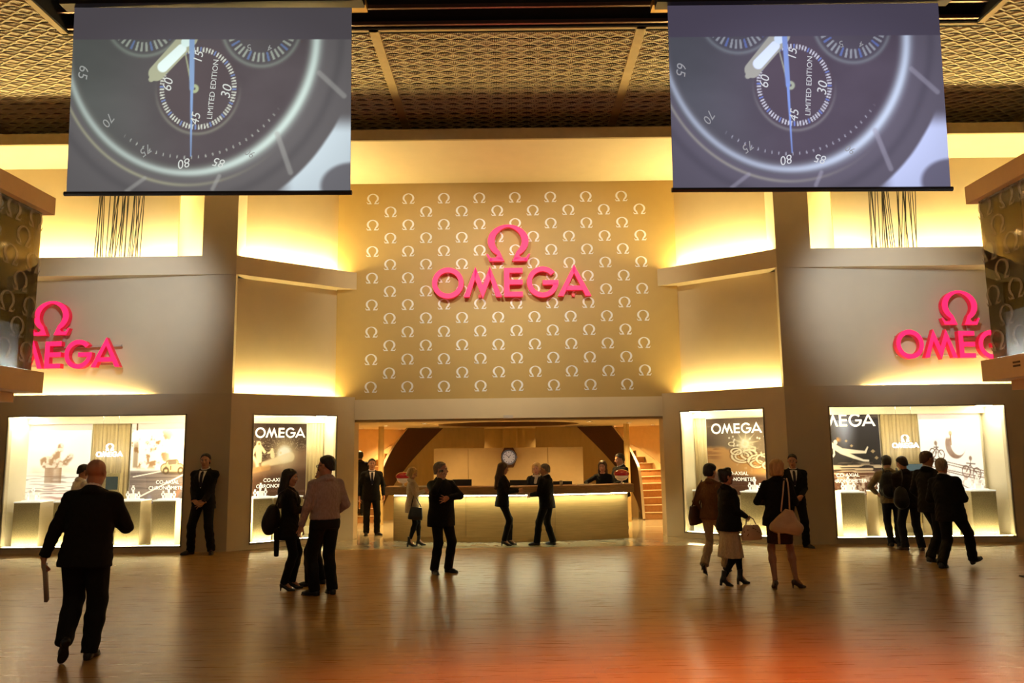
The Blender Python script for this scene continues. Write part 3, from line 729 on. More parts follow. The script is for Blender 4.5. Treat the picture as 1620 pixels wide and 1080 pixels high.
# ================================================================== PROJECTION SCREENS
def watch_picture(tint):
    def f(S, T):
        X = 111+S/1.53*445.0; Y = 303-T*291.0
        n = fbm(X/445, Y/291, 5, 3)
        img = np.zeros(X.shape+(3,)) + np.array((0.345, 0.315, 0.325))
        img = img + (n[..., None]-0.5)*0.06
        g = sst(330, 110, X)*0.07; img = img + g[..., None]*np.array((0.2, 0.8, 0.45))
        R = np.hypot((X-300)/200.0, (Y-55)/219.0)
        img = lay(img, sst(0.93, 0.97, R)*0.55, (0.40, 0.40, 0.38))
        bez = sst(1.035, 1.06, R); img = lay(img, bez*0.85, (0.42, 0.405, 0.41))
        img = lay(img, np.exp(-((R-1.20)/0.035)**2)*0.35, (0.30, 0.29, 0.30))
        img = lay(img, np.exp(-((R-1.09)/0.012)**2)*sst(460, 250, X)*0.8*(0.5+0.5*n), (0.72, 0.72, 0.58))
        img = lay(img, np.exp(-((R-1.005)/(0.026+0.016*sst(250, 480, X)))**2)*(0.70+0.3*sst(180, 480, X)), (0.80, 0.87, 0.84))
        img = lay(img, sst(1.33, 1.36, R + 0.02*n)*sst(430, 470, X)*sst(180, 215, Y), (0.84, 0.90, 0.93))
        img = lay(img, sst(22, 14, np.hypot((X-560)/1.4, (Y-296)/1.0)-18)*0.8, (0.38, 0.36, 0.38))
        for a, b, w in (((505, 118), (545, 155), 4), ((440, 215), (462, 275), 4), ((233, 283), (205, 303), 3), ((350, 280), (340, 300), 3)):
            img = lay(img, sst(w+2, w-2, seg(X, Y, a, b, 0))*0.55, (0.66, 0.66, 0.64))
        for cx, cy, r in ((225, 28, 62), (412, 45, 62)):          # upper sub-dials
            q = np.hypot(X-cx, Y-cy); img = lay(img, np.exp(-((q-r)/3.5)**2)*0.55, (0.55, 0.60, 0.55)); img = lay(img, sst(r, r-4, q)*0.4, (0.33, 0.33, 0.33))
            an = np.degrees(np.arctan2(Y-cy, X-cx)); tk = np.abs(((an/9.0) % 1)-0.5); blue = (np.round(an/9.0-0.5) % 4 == 0)
            m = sst(0.30, 0.16, tk)*sst(3.5, 1.5, np.abs(q-(r-14))-5)
            img = lay(img, m*0.75*(~blue), (0.68, 0.72, 0.66)); img = lay(img, m*0.7*blue, (0.42, 0.52, 0.72))
        q = np.hypot((X-313), (Y-142)*0.93)                          # main sub-dial
        img = lay(img, np.exp(-((q-67)/2.5)**2)*sst(120, 210, Y)*0.6, (0.56, 0.56, 0.50)); img = lay(img, sst(66, 63, q)*0.5, (0.355, 0.31, 0.315))
        an = np.degrees(np.arctan2(Y-142, X-313)); tk = np.abs(((an/4.5) % 1)-0.5); blue = (np.round(an/4.5-0.5) % 5 == 0)
        m = sst(0.31, 0.19, tk)*sst(0.7, -0.7, np.abs(q-57.5)-3.6)
        img = lay(img, m*0.9*(~blue), (0.84, 0.86, 0.80)); img = lay(img, m*0.9*blue, (0.47, 0.55, 0.74))
        an2 = np.degrees(np.arctan2((Y-55)/219.0, (X-300)/200.0)); tk = np.abs(((an2/3.6) % 1)-0.5)
        img = lay(img, sst(0.46, 0.40, 0.5-tk+0.42)*0 + sst(0.10, 0.05, tk)*sst(0.014, 0.008, np.abs(R-0.895))*sst(35, 45, an2)*sst(128, 118, an2)*0.8, (0.72, 0.74, 0.70))
        # hands
        img = lay(img, sst(1.2, -0.6, seg(X, Y, (296, 62), (246, 118), 14, 12.5)), (0.66, 0.67, 0.56)); img = lay(img, sst(1, -0.5, seg(X, Y, (244, 120), (238, 128), 10, 4)), (0.66, 0.67, 0.56))
        img = lay(img, sst(1.2, -0.8, seg(X, Y, (285, 79), (256, 108), 7.5, 8.5)), (0.88, 0.95, 0.93)); img = lay(img, sst(1.2, -0.8, seg(X, Y, (296, 58), (292, 68), 8)), (0.84, 0.93, 0.90))
        img = lay(img, sst(0.9, -0.9, seg(X, Y, (291, 86), (303, 140), 1.0, 1.6)), (0.62, 0.64, 0.52))
        img = lay(img, sst(1, -1, np.abs(np.hypot(X-307, Y-143)-4.5)-2.6), (0.66, 0.70, 0.55))
        img = lay(img, sst(1, -0.8, seg(X, Y, (301, 60), (303, 142), 4.2, 3.6)), (0.52, 0.62, 0.76)); img = lay(img, sst(0.8, -0.8, seg(X, Y, (303, 142), (304.5, 249), 2.4, 0.9)), (0.52, 0.63, 0.80))
        band = sst(64.2, 63.2, Y); img = lay(img, band, (0.33, 0.31, 0.33))
        v = 1.0 - 0.18*sst(0.35, 1.0, np.hypot((X-333)/300, (Y-180)/200))
        return np.clip(img*v[..., None]*np.array(tint), 0, 1)
    return f
def projection_screen(q, tint, label, Y=9.5):
    tl, tr, br, bl = [at_y(p[0], p[1], Y) for p in q]
    def P(s, t, d=0.0):
        a = bl.lerp(br, s); b = tl.lerp(tr, s); p = a.lerp(b, t); return Vector((p.x, p.y - d, p.z))
    root = empty('projection_screen', (0, 0, 0), 0, label, 'screen', 'hanging projection screens')
    m = print_mat('projected_picture', 0.66, 0.9, 0.10)
    picture_grid('screen_fabric', 330, 216, watch_picture(tint), P, m, root, 1.53)
    mb = MB(); mb.hexa([P(0, 0, -0.004), P(1, 0, -0.004), P(1, 0, -0.012), P(0, 0, -0.012), P(0, 1, -0.004), P(1, 1, -0.004), P(1, 1, -0.012), P(0, 1, -0.012)]); mb.build('screen_backing', M_black, root)
    mb = MB(); mb.tube(P(-0.006, -0.012), P(1.006, -0.012), 0.03, n=10); mb.build('bottom_bar', M_black, root)
    mb = MB(); mb.box(P(0, 1).x-0.15, P(1, 1).x+0.15, Y-0.09, Y+0.09, P(0, 1).z, P(0, 1).z+0.2); mb.build('roller_case', M_black, root)
    mb = MB()
    for s in (0.08, 0.92): mb.tube(P(s, 1)+Vector((0, 0, 0.15)), (P(s, 1).x, Y, ZC+0.62), 0.012, n=6)
    mb.build('hanging_rod', M_black, root)
    lm = mat('projected_letters_%d' % int(tint[2]*100), (0.2, 0.2, 0.2), 0.9, emit=tuple(c*t for c, t in zip((0.60, 0.64, 0.60), tint)), strength=0.62)
    lf = mat('projected_letters_soft_%d' % int(tint[2]*100), (0.2, 0.2, 0.2), 0.9, emit=tuple(c*t for c, t in zip((0.27, 0.29, 0.28), tint)), strength=0.62)
    for txt, x, y, size, rot, mm in (('15', 313, 92, 20, 80, lm), ('60', 265.5, 136, 21, 80, lm), ('30', 359, 147, 22, 80, lm), ('45', 311, 190, 20, 80, lm), ('LIMITED EDITION', 337, 144, 12.2, 85, lm),
                                     ('80', 294, 260, 20, 192, lm), ('85', 349, 259, 19, 165, lm), ('75', 233, 240, 19, 215, lf), ('70', 172, 193, 20, 235, lf), ('65', 129, 117, 22, 262, lf), ('90', 398, 245, 15, 150, lf), ('5', 393, 77, 15, 195, lf), ('4', 426, 78, 14, 160, lf)):
        v, fc = text_verts(txt, size); a = math.radians(rot); shear = 0.18 if len(txt) == 2 else 0.0
        pts = []
        for p in v:
            px = p[0] + shear*p[1]; X = x + px*math.cos(a) - p[1]*math.sin(a); Yp = y - (px*math.sin(a) + p[1]*math.cos(a))
            pts.append(P((X-111)/445.0, (303-Yp)/291.0, 0.004))
        mb = MB(); mb.add(pts, fc); mb.build('picture_lettering', mm, root, recalc=False)
projection_screen(((118, 12), (556.5, 12), (554, 301), (105, 303)), (1.0, 1.0, 1.0), 'hanging screen showing a greenish grey watch dial close-up')
projection_screen(((1056, 9), (1484, 5), (1504, 295), (1065, 297)), (0.96, 0.94, 1.10), 'hanging screen showing a bluish grey watch dial close-up')
# a small ceiling lamp inside the black opening, beside each screen
for x, px in ((0, 567), (1, 1048)):
    p = at_y(px, 9, 10.6)
    mb = MB(); mb.box(p.x-0.16, p.x+0.12, 10.5, 10.7, p.z-0.05, p.z+0.06); mb.box(p.x-0.05, p.x+0.05, 10.58, 10.62, p.z+0.06, ZC+0.62)
    tag(mb.build('rigging_clamp', mat('brass_clamp', (0.45, 0.27, 0.08), 0.35, metal=0.7)), 'small brass rigging clamp in the black ceiling opening by the %s screen' % ('bluish' if x else 'greenish'), 'clamp')

# ================================================================== SHOWCASES
def poster_sea(u, v):
    n = fbm(u, v, 9, 1); img = np.ones(u.shape+(3,))*np.array((1.0, 0.97, 0.92))
    img = lay(img, sst(0.95, 1.0, v)*0 + (v > 0.915)*0.75, (0.80, 0.72, 0.68))
    rip = sst(0.55, 0.75, value_noise(u*2.0+0.3*v, v*30, 3, 5))*sst(0.42, 0.34, v)
    img = lay(img, rip*0.55, (0.52, 0.45, 0.40))
    img = lay(img, (np.abs(u-0.36) < 0.115)*sst(0.25, 0.28, v)*sst(0.46, 0.45, v)*(0.35+0.5*value_noise(u*26, v*2, 1, 2)), (0.55, 0.42, 0.32))
    body = np.minimum.reduce([seg(u, v, (0.25, 0.52), (0.50, 0.50), 0.05, 0.035), seg(u, v, (0.38, 0.52), (0.43, 0.68), 0.055, 0.03), seg(u, v, (0.43, 0.69), (0.43, 0.72), 0.03), seg(u, v, (0.50, 0.52), (0.58, 0.58), 0.03, 0.02)])
    img = lay(img, sst(0.03, -0.01, body + (n-0.5)*0.09)*(0.25+0.6*sst(0.4, 0.6, fbm(u, v, 22, 8))), (0.62, 0.47, 0.34))
    img = lay(img, sst(0.22, 0.0, np.hypot((u-0.45)/1.6, v-0.10))*0.55*sst(0.4, 0.6, value_noise(u*2, v*24, 3, 4)), (0.62, 0.36, 0.30))
    img = lay(img, sst(0.10, 0.0, np.abs(v-0.41))*0.25*n, (0.8, 0.6, 0.35))
    return img
def poster_car(u, v):
    n = fbm(u, v, 12, 21); img = np.ones(u.shape+(3,))*np.array((1.0, 0.98, 0.92))
    img = lay(img, (v > 0.915)*0.8, (0.80, 0.72, 0.68)); img = lay(img, (v > 0.90)*(u < 0.2)*sst(0.4, 0.6, value_noise(u*40, v*0, 1, 2)), (0.35, 0.25, 0.15))
    tree = sst(0.47, 0.60, n)*sst(0.50, 0.25, np.abs(u-0.18))*sst(0.40, 0.48, v)*sst(0.95, 0.80, v)
    img = lay(img, tree*0.8, (0.58, 0.40, 0.22))
    img = lay(img, sst(0.05, 0.02, np.abs(u-0.07))*sst(0.42, 0.46, v)*0.6*sst(0.8, 0.7, v), (0.45, 0.32, 0.18))
    road = sst(0.42, 0.38, v - 0.0*u); img = lay(img, road*0.9, (0.47, 0.41, 0.38)); img = lay(img, road*sst(0.5, 0.7, value_noise(u*3, v*60, 1, 9))*0.4, (0.30, 0.25, 0.24))
    for a, b, w in (((0.0, 0.02), (0.80, 0.36), 0.014), ((0.05, 0.33), (0.5, 0.40), 0.01)):
        img = lay(img, sst(w, w*0.3, seg(u, v, a, b, 0)), (1.0, 0.95, 0.88))
    img = lay(img, sst(0.02, -0.02, seg(u, v, (0.62, 0.0), (0.80, 0.28), 0.05, 0.005))*0.7, (0.62, 0.42, 0.32))
    img = lay(img, sst(0.12, 0.0, np.hypot((u-0.3)/0.5, v-0.02))*0.6, (0.62, 0.66, 0.85))
    car = np.minimum(seg(u, v, (0.50, 0.43), (0.72, 0.43), 0.055), seg(u, v, (0.56, 0.48), (0.66, 0.50), 0.045, 0.035))
    img = lay(img, sst(0.012, 0.0, car), (0.86, 0.77, 0.60)); img = lay(img, sst(0.010, 0.002, np.abs(car))*0.9, (0.45, 0.33, 0.20)); img = lay(img, sst(0.006, 0.0, seg(u, v, (0.57, 0.50), (0.65, 0.505), 0.022))*0.8, (0.45, 0.38, 0.32))
    gr = sst(0.01, 0, seg(u, v, (0.50, 0.435), (0.60, 0.435), 0.022)); img = lay(img, gr*sst(0.4, 0.6, value_noise(u*60, v*0, 1, 3)), (0.42, 0.32, 0.20))
    for x in (0.52, 0.735): img = lay(img, sst(0.012, 0.0, np.abs(np.hypot(u-x, v-0.40)-0.035)-0.006)*0.9, (0.35, 0.28, 0.2))
    img = lay(img, sst(0.03, 0, np.abs(v-0.375))*sst(0.3, 0.0, np.abs(u-0.62))*0.6, (0.25, 0.2, 0.16))
    return img
def poster_moon(u, v):
    n = fbm(u, v, 10, 31); img = np.ones(u.shape+(3,))*np.array((0.33, 0.26, 0.20))
    img = lay(img, sst(0.75, 0.95, v)*0.5, (0.27, 0.21, 0.17)); img = lay(img, (v > 0.93)*0.5, (0.2, 0.15, 0.12))
    st = np.random.RandomState(3).rand(*u.shape); img = lay(img, (st > 0.93)*sst(0.5, 0.56, v)*sst(0.86, 0.76, v)*0.8, (0.85, 0.78, 0.66))
    img = lay(img, sst(0.52, 0.40, v - 0.25*u + 0.06*n), (0.56, 0.44, 0.33)); img = lay(img, sst(0.35, 0.22, v - 0.12*u), (0.36, 0.25, 0.18))
    pl = np.hypot((u-0.0)/1.3, v-0.43); img = lay(img, sst(0.22, 0.205, pl)*sst(0.40, 0.42, v-0.1*u), (0.55, 0.45, 0.34)); img = lay(img, np.exp(-((pl-0.20)/0.022)**2)*sst(0.40, 0.42, v-0.1*u), (1.0, 0.93, 0.78))
    img = lay(img, sst(0.30, 0.0, np.hypot(u-0.66, v-0.60))*0.9, (1.0, 0.90, 0.70)); img = lay(img, sst(0.14, 0.06, np.hypot(u-0.66, v-0.60)), (1.0, 1.0, 0.94))
    img = lay(img, sst(0.03, 0.0, seg(u, v, (0.35, 0.47), (0.75, 0.56), 0.02, 0.05))*0.8, (1.0, 0.92, 0.74))
    rov = seg(u, v, (0.2, 0.395), (0.42, 0.43), 0.03); img = lay(img, sst(0.02, -0.01, rov)*(0.4+0.6*n), (0.78, 0.60, 0.38))
    cr = np.minimum.reduce([np.hypot(u-0.27, v-0.735)-0.033, seg(u, v, (0.27, 0.69), (0.275, 0.60), 0.048, 0.04), seg(u, v, (0.23, 0.69), (0.18, 0.60), 0.018), seg(u, v, (0.31, 0.69), (0.36, 0.63), 0.017), seg(u, v, (0.26, 0.60), (0.27, 0.50), 0.024, 0.016), seg(u, v, (0.295, 0.60), (0.30, 0.51), 0.024, 0.016)])
    img = lay(img, sst(0.008, -0.004, cr), (1.0, 0.92, 0.72)); img = lay(img, sst(0.01, -0.01, np.hypot(u-0.275, v-0.735)-0.016)*0.8, (0.55, 0.42, 0.25))
    c2 = np.minimum.reduce([np.hypot(u-0.47, v-0.66)-0.018, seg(u, v, (0.47, 0.63), (0.48, 0.575), 0.026, 0.03), seg(u, v, (0.45, 0.63), (0.41, 0.615), 0.01)])
    img = lay(img, sst(0.008, -0.004, c2), (1.0, 0.90, 0.70)); img = lay(img, sst(0.006, 0, np.hypot(u-0.60, v-0.615)-0.015)*0.8, (1, .9, .7))
    return img
def poster_parts(u, v):
    n = fbm(u, v, 10, 41); img = np.ones(u.shape+(3,))*np.array((0.37, 0.31, 0.26))
    img = lay(img, (v > 0.90)*0.5, (0.27, 0.22, 0.18)); img = lay(img, sst(0.5, 0.1, np.hypot(u-0.5, v-0.65))*0.6, (0.72, 0.64, 0.50))
    img = lay(img, sst(0.66, 0.60, v + 0.35*np.maximum(0, u-0.25) + 0.03*n)*sst(0.24, 0.34, v - 0.15*u + 0.15), (0.80, 0.60, 0.36))
    img = lay(img, sst(0.30, 0.20, v + 0.1*(u-0.5)), (0.36, 0.24, 0.17))
    img = lay(img, sst(0.4, 0.6, value_noise(u*2, v*40, 3, 4))*sst(0.25, 0.1, u)*sst(0.4, 0.5, v)*sst(0.63, 0.6, v)*0.5, (0.50, 0.33, 0.20))
    for cx, cy, r, w in ((0.50, 0.50, 0.12, 0.012), (0.50, 0.50, 0.08, 0.01), (0.60, 0.52, 0.09, 0.012), (0.72, 0.44, 0.11, 0.012), (0.70, 0.40, 0.07, 0.01), (0.82, 0.46, 0.10, 0.01), (0.42, 0.56, 0.06, 0.01), (0.36, 0.66, 0.035, 0.008), (0.88, 0.38, 0.08, 0.01), (0.92, 0.5, 0.06, 0.01)):
        q = np.abs(np.hypot((u-cx)*0.85, (v-cy)*1.5)-r); img = lay(img, sst(w*1.6, w*0.4, q), (1.0, 0.94, 0.78)); img = lay(img, sst(w*2.8, w*2.0, q)*sst(w*1.4, w*1.8, q)*0.7, (0.40, 0.28, 0.16))
    img = lay(img, sst(0.55, 0.72, fbm(u, v, 26, 6))*sst(0.32, 0.1, np.hypot(u-0.62, (v-0.5)*1.4))*0.9, (1.0, 0.95, 0.8))
    img = lay(img, sst(0.17, 0.0, np.hypot(u-0.55, v-0.66)), (1.0, 0.95, 0.78)); img = lay(img, sst(0.07, 0.03, np.hypot(u-0.55, v-0.66)), (1, 1, 1))
    for k in range(10):
        a = k*0.63+0.2; img = lay(img, sst(0.012, 0.0, seg(u, v, (0.55, 0.66), (0.55+0.26*math.cos(a), 0.66+0.22*math.sin(a)), 0.012, -0.01))*0.6, (1, .93, .75))
    for k in range(14):
        r = random.Random(k); img = lay(img, sst(0.010, 0.002, np.hypot(u-r.uniform(.25, .85), v-r.uniform(.62, .76))-0.006), (1, .95, .85))
    return img
def poster_diver(u, v):
    n = fbm(u, v, 8, 51); img = np.ones(u.shape+(3,))*np.array((0.23, 0.21, 0.20))
    img = lay(img, sst(0.40, 0.9, v)*0.6, (0.29, 0.28, 0.31)); img = lay(img, sst(0.28, 0.02, np.abs(u-0.45)+0.12*(1-v))*sst(0.35, 0.95, v)*0.75, (0.76, 0.81, 0.96))
    img = lay(img, (v > 0.915)*0.6, (0.22, 0.20, 0.20)); img = lay(img, sst(0.4, 0.6, value_noise(u*2, v*50, 1, 3))*(v > 0.93)*0.6, (0.5, 0.45, 0.42))
    img = lay(img, sst(0.36, 0.28, v + 0.04*n), (0.46, 0.31, 0.23)); img = lay(img, sst(0.52, 0.62, value_noise(u*3+2*v, v*36, 2, 7))*sst(0.42, 0.34, v)*sst(0.18, 0.26, v)*0.9, (0.95, 0.84, 0.70))
    img = lay(img, sst(0.50, 0.62, fbm(u, v, 16, 12))*sst(0.26, 0.18, v)*0.8, (1.0, 0.92, 0.82))
    d = np.minimum.reduce([seg(u, v, (0.05, 0.70), (0.22, 0.63), 0.010, 0.016), seg(u, v, (0.22, 0.62), (0.38, 0.54), 0.030, 0.036), seg(u, v, (0.27, 0.59), (0.27, 0.50), 0.014, 0.009), seg(u, v, (0.27, 0.50), (0.25, 0.475), 0.012), seg(u, v, (0.38, 0.54), (0.64, 0.525), 0.030, 0.018), seg(u, v, (0.64, 0.525), (0.76, 0.52), 0.018, 0.012), seg(u, v, (0.76, 0.52), (0.80, 0.58), 0.014, 0.008),
                           seg(u, v, (0.38, 0.53), (0.58, 0.46), 0.028, 0.018), seg(u, v, (0.58, 0.46), (0.72, 0.42), 0.016, 0.010), seg(u, v, (0.72, 0.42), (0.80, 0.415), 0.010), np.hypot(u-0.30, v-0.645)-0.028])
    img = lay(img, sst(0.008, -0.003, d), (1.0, 0.95, 0.86)); img = lay(img, sst(0.05, 0.0, np.hypot((u-0.33)/1.7, v-0.675))*sst(0.4, 0.6, value_noise(u*8, v*40, 1, 2)), (0.85, 0.62, 0.36))
    for x, y, r in ((0.06, 0.56, .035), (0.88, 0.53, .02), (0.55, 0.60, .014), (0.47, 0.66, .012), (0.93, 0.45, .018), (0.18, 0.45, .015)):
        img = lay(img, sst(0.01, 0.0, np.abs(u-x)*0.7+np.abs(v-y)-r)*0.75, (0.90, 0.78, 0.58))
    return img
def poster_bikes(u, v):
    n = fbm(u, v, 9, 61); img = np.ones(u.shape+(3,))*np.array((1.0, 0.985, 0.96))
    img = lay(img, (v > 0.915)*0.8, (0.80, 0.70, 0.68))
    ink = lambda q, w: sst(w, w*0.35, np.abs(q))
    img = lay(img, sst(0.006, 0.0, seg(u, v, (0.58, 0.72), (0.58, 0.60), 0.006)), (0.62, 0.48, 0.34)); img = lay(img, sst(0.02, 0, np.hypot(u-0.58, v-0.74)-0.02)*0.6, (.66, .50, .3))
    hull = np.maximum(np.hypot((u-0.66)/1.1, (v-0.60))-0.17, -(np.hypot((u-0.72)/1.0, (v-0.62))-0.155)); img = lay(img, sst(0.012, -0.006, hull)*sst(0.70, 0.66, v)*(0.6+0.4*n), (0.48, 0.36, 0.30))
    L = [((0.05, 0.46), (1.3, 0.25)), ((0.12, 0.42), (1.3, 0.22)), ((0.0, 0.36), (1.3, 0.17)), ((0.30, 0.30), (1.0, 0.18)), ((0.7, 0.12), (0.95, 0.02)), ((0.2, 0.25), (0.55, 0.06))]
    for a, b in L: img = lay(img, sst(0.009, 0.003, seg(u, v, a, b, 0) + (n-0.5)*0.006)*0.8, (0.48, 0.38, 0.33))
    for x, y, r in ((0.22, 0.50, 0.055), (0.38, 0.48, 0.055), (0.82, 0.27, 0.07), (1.02, 0.24, 0.07)):
        q = np.hypot((u-x)*0.95, v-y)-r; img = lay(img, ink(q, 0.011)*0.9, (0.42, 0.33, 0.29)); img = lay(img, sst(0.004, -0.004, q)*sst(0.5, 0.65, fbm(u, v, 30, 9))*0.7, (0.55, 0.44, 0.38))
    for a, b in (((0.22, 0.50), (0.30, 0.56)), ((0.30, 0.56), (0.38, 0.48)), ((0.25, 0.57), (0.33, 0.57)), ((0.30, 0.50), (0.30, 0.60)), ((0.82, 0.27), (0.90, 0.35)), ((0.90, 0.35), (1.02, 0.24)), ((0.90, 0.25), (0.92, 0.40)), ((0.84, 0.37), (1.0, 0.36))):
        img = lay(img, sst(0.011, 0.003, seg(u, v, a, b, 0))*0.9, (0.42, 0.33, 0.28))
    for x, y in ((0.29, 0.62), (0.92, 0.43)): img = lay(img, sst(0.02, 0.0, np.hypot(u-x, v-y)-0.018)*0.8, (0.5, .38, .3))
    img = lay(img, sst(0.52, 0.66, fbm(u, v, 14, 15))*sst(0.34, 0.2, v)*0.4, (0.66, 0.52, 0.45))
    return img

M_poster = print_mat('backlit_poster', 0.42, 0.5, 0.75)
M_poster_dark = print_mat('backlit_poster_dark', 0.22, 0.5, 0.42)
M_pletter = mat('poster_letter', (0.95, 0.92, 0.85), 0.5, emit=(1.0, 0.93, 0.80), strength=0.55)
def poster(fn, u0, u1, z0, z1, d, picture, label, word=None, small=None):
    root = empty('advertising_poster', (0, 0, 0), 0, label, 'poster', None)
    lr = fn(1, 0, 0)[0] - fn(0, 0, 0)[0]
    ul, ur = (u0, u1) if lr > 0 else (u1, u0)
    P = lambda a, b, dd=0.0: fn(ul+(ur-ul)*a, d-dd, z0+(z1-z0)*b)
    asp = abs(u1-u0)/(z1-z0)
    picture_grid('picture', int(150*asp)+2, 150, lambda U, V: np.clip(picture(U/asp*(1.15 if picture is poster_bikes else 0.85 if picture is poster_sea else 1.0), V), 0, 1), P, M_poster_dark if picture in (poster_moon, poster_parts, poster_diver) else M_poster, root, asp)
    mb = MB(); mb.box(u0-0.012, u1+0.012, d+0.006, d+0.05, z0-0.012, z1+0.012, fn); mb.build('light_box', M_shopwall, root)
    g = lambda x, dd, z: P((x+asp/2)/asp, z, 0.004 - dd)
    if word:
        a, b, zb, strong = word      # from, to (fraction), base
        cap = (b-a)*asp/5.45
        res, tot = brand_word(None, ((a+b)/2-0.5)*asp, zb, cap, 0, 0, None)
        for pc, x in res:
            mb = MB()
            for q in pc: mb.add([g(x+px*cap, 0, zb+pz*cap) for px, pz in q], [tuple(range(len(q)))])
            mb.build('letter', M_pletter, root)
    if small:
        cx, cz, sz = small
        for k, t in enumerate(('CO-AXIAL', 'CHRONOMETER')):
            v, f = text_verts(t, sz); mb = MB(); mb.add([g((cx-0.5)*asp + p[0], 0, cz - k*sz*1.15 + p[1]) for p in v], f); mb.build('lettering', M_pletter, root)
    return root
def curtain(fn, u0, u1, z0, z1, d, label):
    n = max(10, int(abs(u1-u0)/0.022)); mb = MB(); P = []; F = []
    for j in range(n+1):
        u = u0 + (u1-u0)*j/n; dd = d + 0.018*math.sin(j*1.9) + 0.01*math.sin(j*0.7)
        P += [fn(u, dd, z0), fn(u, dd, z1), fn(u, dd+0.012, z1), fn(u, dd+0.012, z0)]
    for j in range(n):
        for e in range(4): F.append((4*j+e, 4*j+(e+1) % 4, 4*(j+1)+(e+1) % 4, 4*(j+1)+e))
    mb.add(P, F); return tag(mb.build('curtain', M_curtain, smooth=True), label, 'curtain')
M_disp = mat('display_white_glow', (0.95, 0.93, 0.85), 0.4, emit=(1.0, 0.95, 0.8), strength=0.4)  # glow put into the white so displays and watches look brightly lit
def watch_display(fn, u, d, z, label):
    r = empty('watch_display', (0, 0, 0), 0, label, 'display', 'white watch displays in the showcases')
    mb = MB(); mb.box(u-0.17, u+0.17, d-0.08, d+0.10, z, z+0.02, fn); mb.box(u-0.06, u+0.05, d-0.04, d+0.02, z+0.02, z+0.12, fn); mb.build('base_plate', M_disp, r)
    for k, (du, h) in enumerate(((-0.11, 0.07), (0.0, 0.19), (0.10, 0.08))):
        mb = MB(); mb.box(u+du-0.012, u+du+0.012, d, d+0.02, z+0.02, z+h, fn); b = mb.build('watch_stand', M_disp, r)
        mb = MB()
        for pc in ring_pieces(0, 0, 0.034, 0.018, n=14): mb.prism(pc, -0.02, 0.0, lambda a, dd, b2, du=du, h=h: fn(u+du+a, d+dd, z+h+b2+0.02))
        mb.box(u+du-0.016, u+du+0.016, d-0.012, d, z+h+0.05, z+h+0.085, fn); mb.box(u+du-0.016, u+du+0.016, d-0.012, d, z+h-0.045, z+h-0.01, fn)
        mb.build('watch', M_disp, b)
def pedestal(fn, u0, u1, d0, d1, z1, label, near):
    r = empty('display_pedestal', (0, 0, 0), 0, label, 'pedestal', 'hammered gold pedestals in the showcases')
    mb = MB(); mb.box(u0, u1, d0, d1, ZW0+0.03, z1-0.02, fn); mb.build('body', M_sideplate, r)
    mb = MB(); mb.box(u0+0.004, u1-0.004, d0-0.012, d0, ZW0+0.035, z1-0.03, fn); mb.build('hammered_front', M_hammer, r)
    mb = MB(); mb.box(u0-0.004, u1+0.004, d0-0.016, d1+0.004, z1-0.02, z1, fn); mb.build('top_plate', M_disp, r)
    return r
wn = 0
def showcase(fn, u0, u1, dep, where, kind):
    global wn; wn += 1
    r = empty('window_%d' % wn, (0, 0, 0), 0, 'bright shop window display case in the %s' % where, None, None, 'structure')
    mb = MB(); D = dep
    mb.box(u0-0.20, u1+0.12, D, D+0.06, 0, ZW1+0.05, fn); mb.build('back_lining', M_shopwall, r)
    mb = MB(); mb.box(u0-0.20, u0-0.14, 0.16, D, 0, ZW1+0.05, fn); mb.box(u1, u1+0.06, 0.16, D, 0, ZW1+0.05, fn); mb.build('side_lining', M_shopwall, r)
    mb = MB(); mb.box(u0-0.18, u1+0.05, 0.02, D, ZW1, ZW1+0.05, fn); mb.box(u0-0.14, u1, D-0.14, D, ZW1-0.14, ZW1, fn); mb.build('ceiling_lining', M_shopwall, r)
    mb = MB(); mb.box(u0-0.18, u1+0.05, 0.02, D, ZW0-0.03, ZW0+0.03, fn); mb.build('floor_lining', M_shopwall, r)
    t = 0.022
    for (a, b, c, e) in ((u0, u0+t, ZW0, ZW1), (u1-t, u1, ZW0, ZW1), (u0, u1, ZW1-t, ZW1), (u0, u1, ZW0, ZW0+t)):
        mb = MB(); mb.box(a, b, -0.012, 0.03, c, e, fn); mb.build('window_frame', M_frame, r)
    mb = MB(); mb.box(u0+t, u1-t, 0.008, 0.014, ZW0+t, ZW1-t, fn); mb.build('glass_pane', M_glass, r)
    # light strips: front edge of ceiling and front edge of the floor
    mb = MB(); mb.box(u0+0.05, u1-0.05, 0.05, 0.08, ZW1-0.012, ZW1, fn); mb.build('light_strip', mat('showcase_light', (1, .95, .8), .5, emit=(1.0, 0.86, 0.58), strength=42), r)
    mb = MB(); mb.box(u0+0.05, u1-0.05, 0.045, 0.06, ZW0+0.03, ZW0+0.036, fn); mb.build('light_strip', mat('showcase_light_low', (1, .95, .8), .5, emit=(1.0, 0.84, 0.48), strength=70), r)
    e0, e1 = (u1-0.24, u1-0.16)
    mb = MB(); mb.box(e0, e1, 0.12, D-0.25, ZW1-0.02, ZW1-0.002, fn); mb.build('light_strip', mat('showcase_light_end', (1, .95, .8), .5, emit=(1.0, 0.86, 0.55), strength=55), r)
    # an added upright strip, hidden behind the inner jamb, floods the far end wall
    mb = MB(); mb.box(u0-0.10, u0-0.05, 0.20, 0.23, ZW0+0.2, ZW1-0.1, fn); mb.build('light_strip', mat('showcase_light_added', (1, .95, .8), .5, emit=(1.0, 0.86, 0.55), strength=42), r)
    return r
GR = {-1: 'left', 1: 'right'}
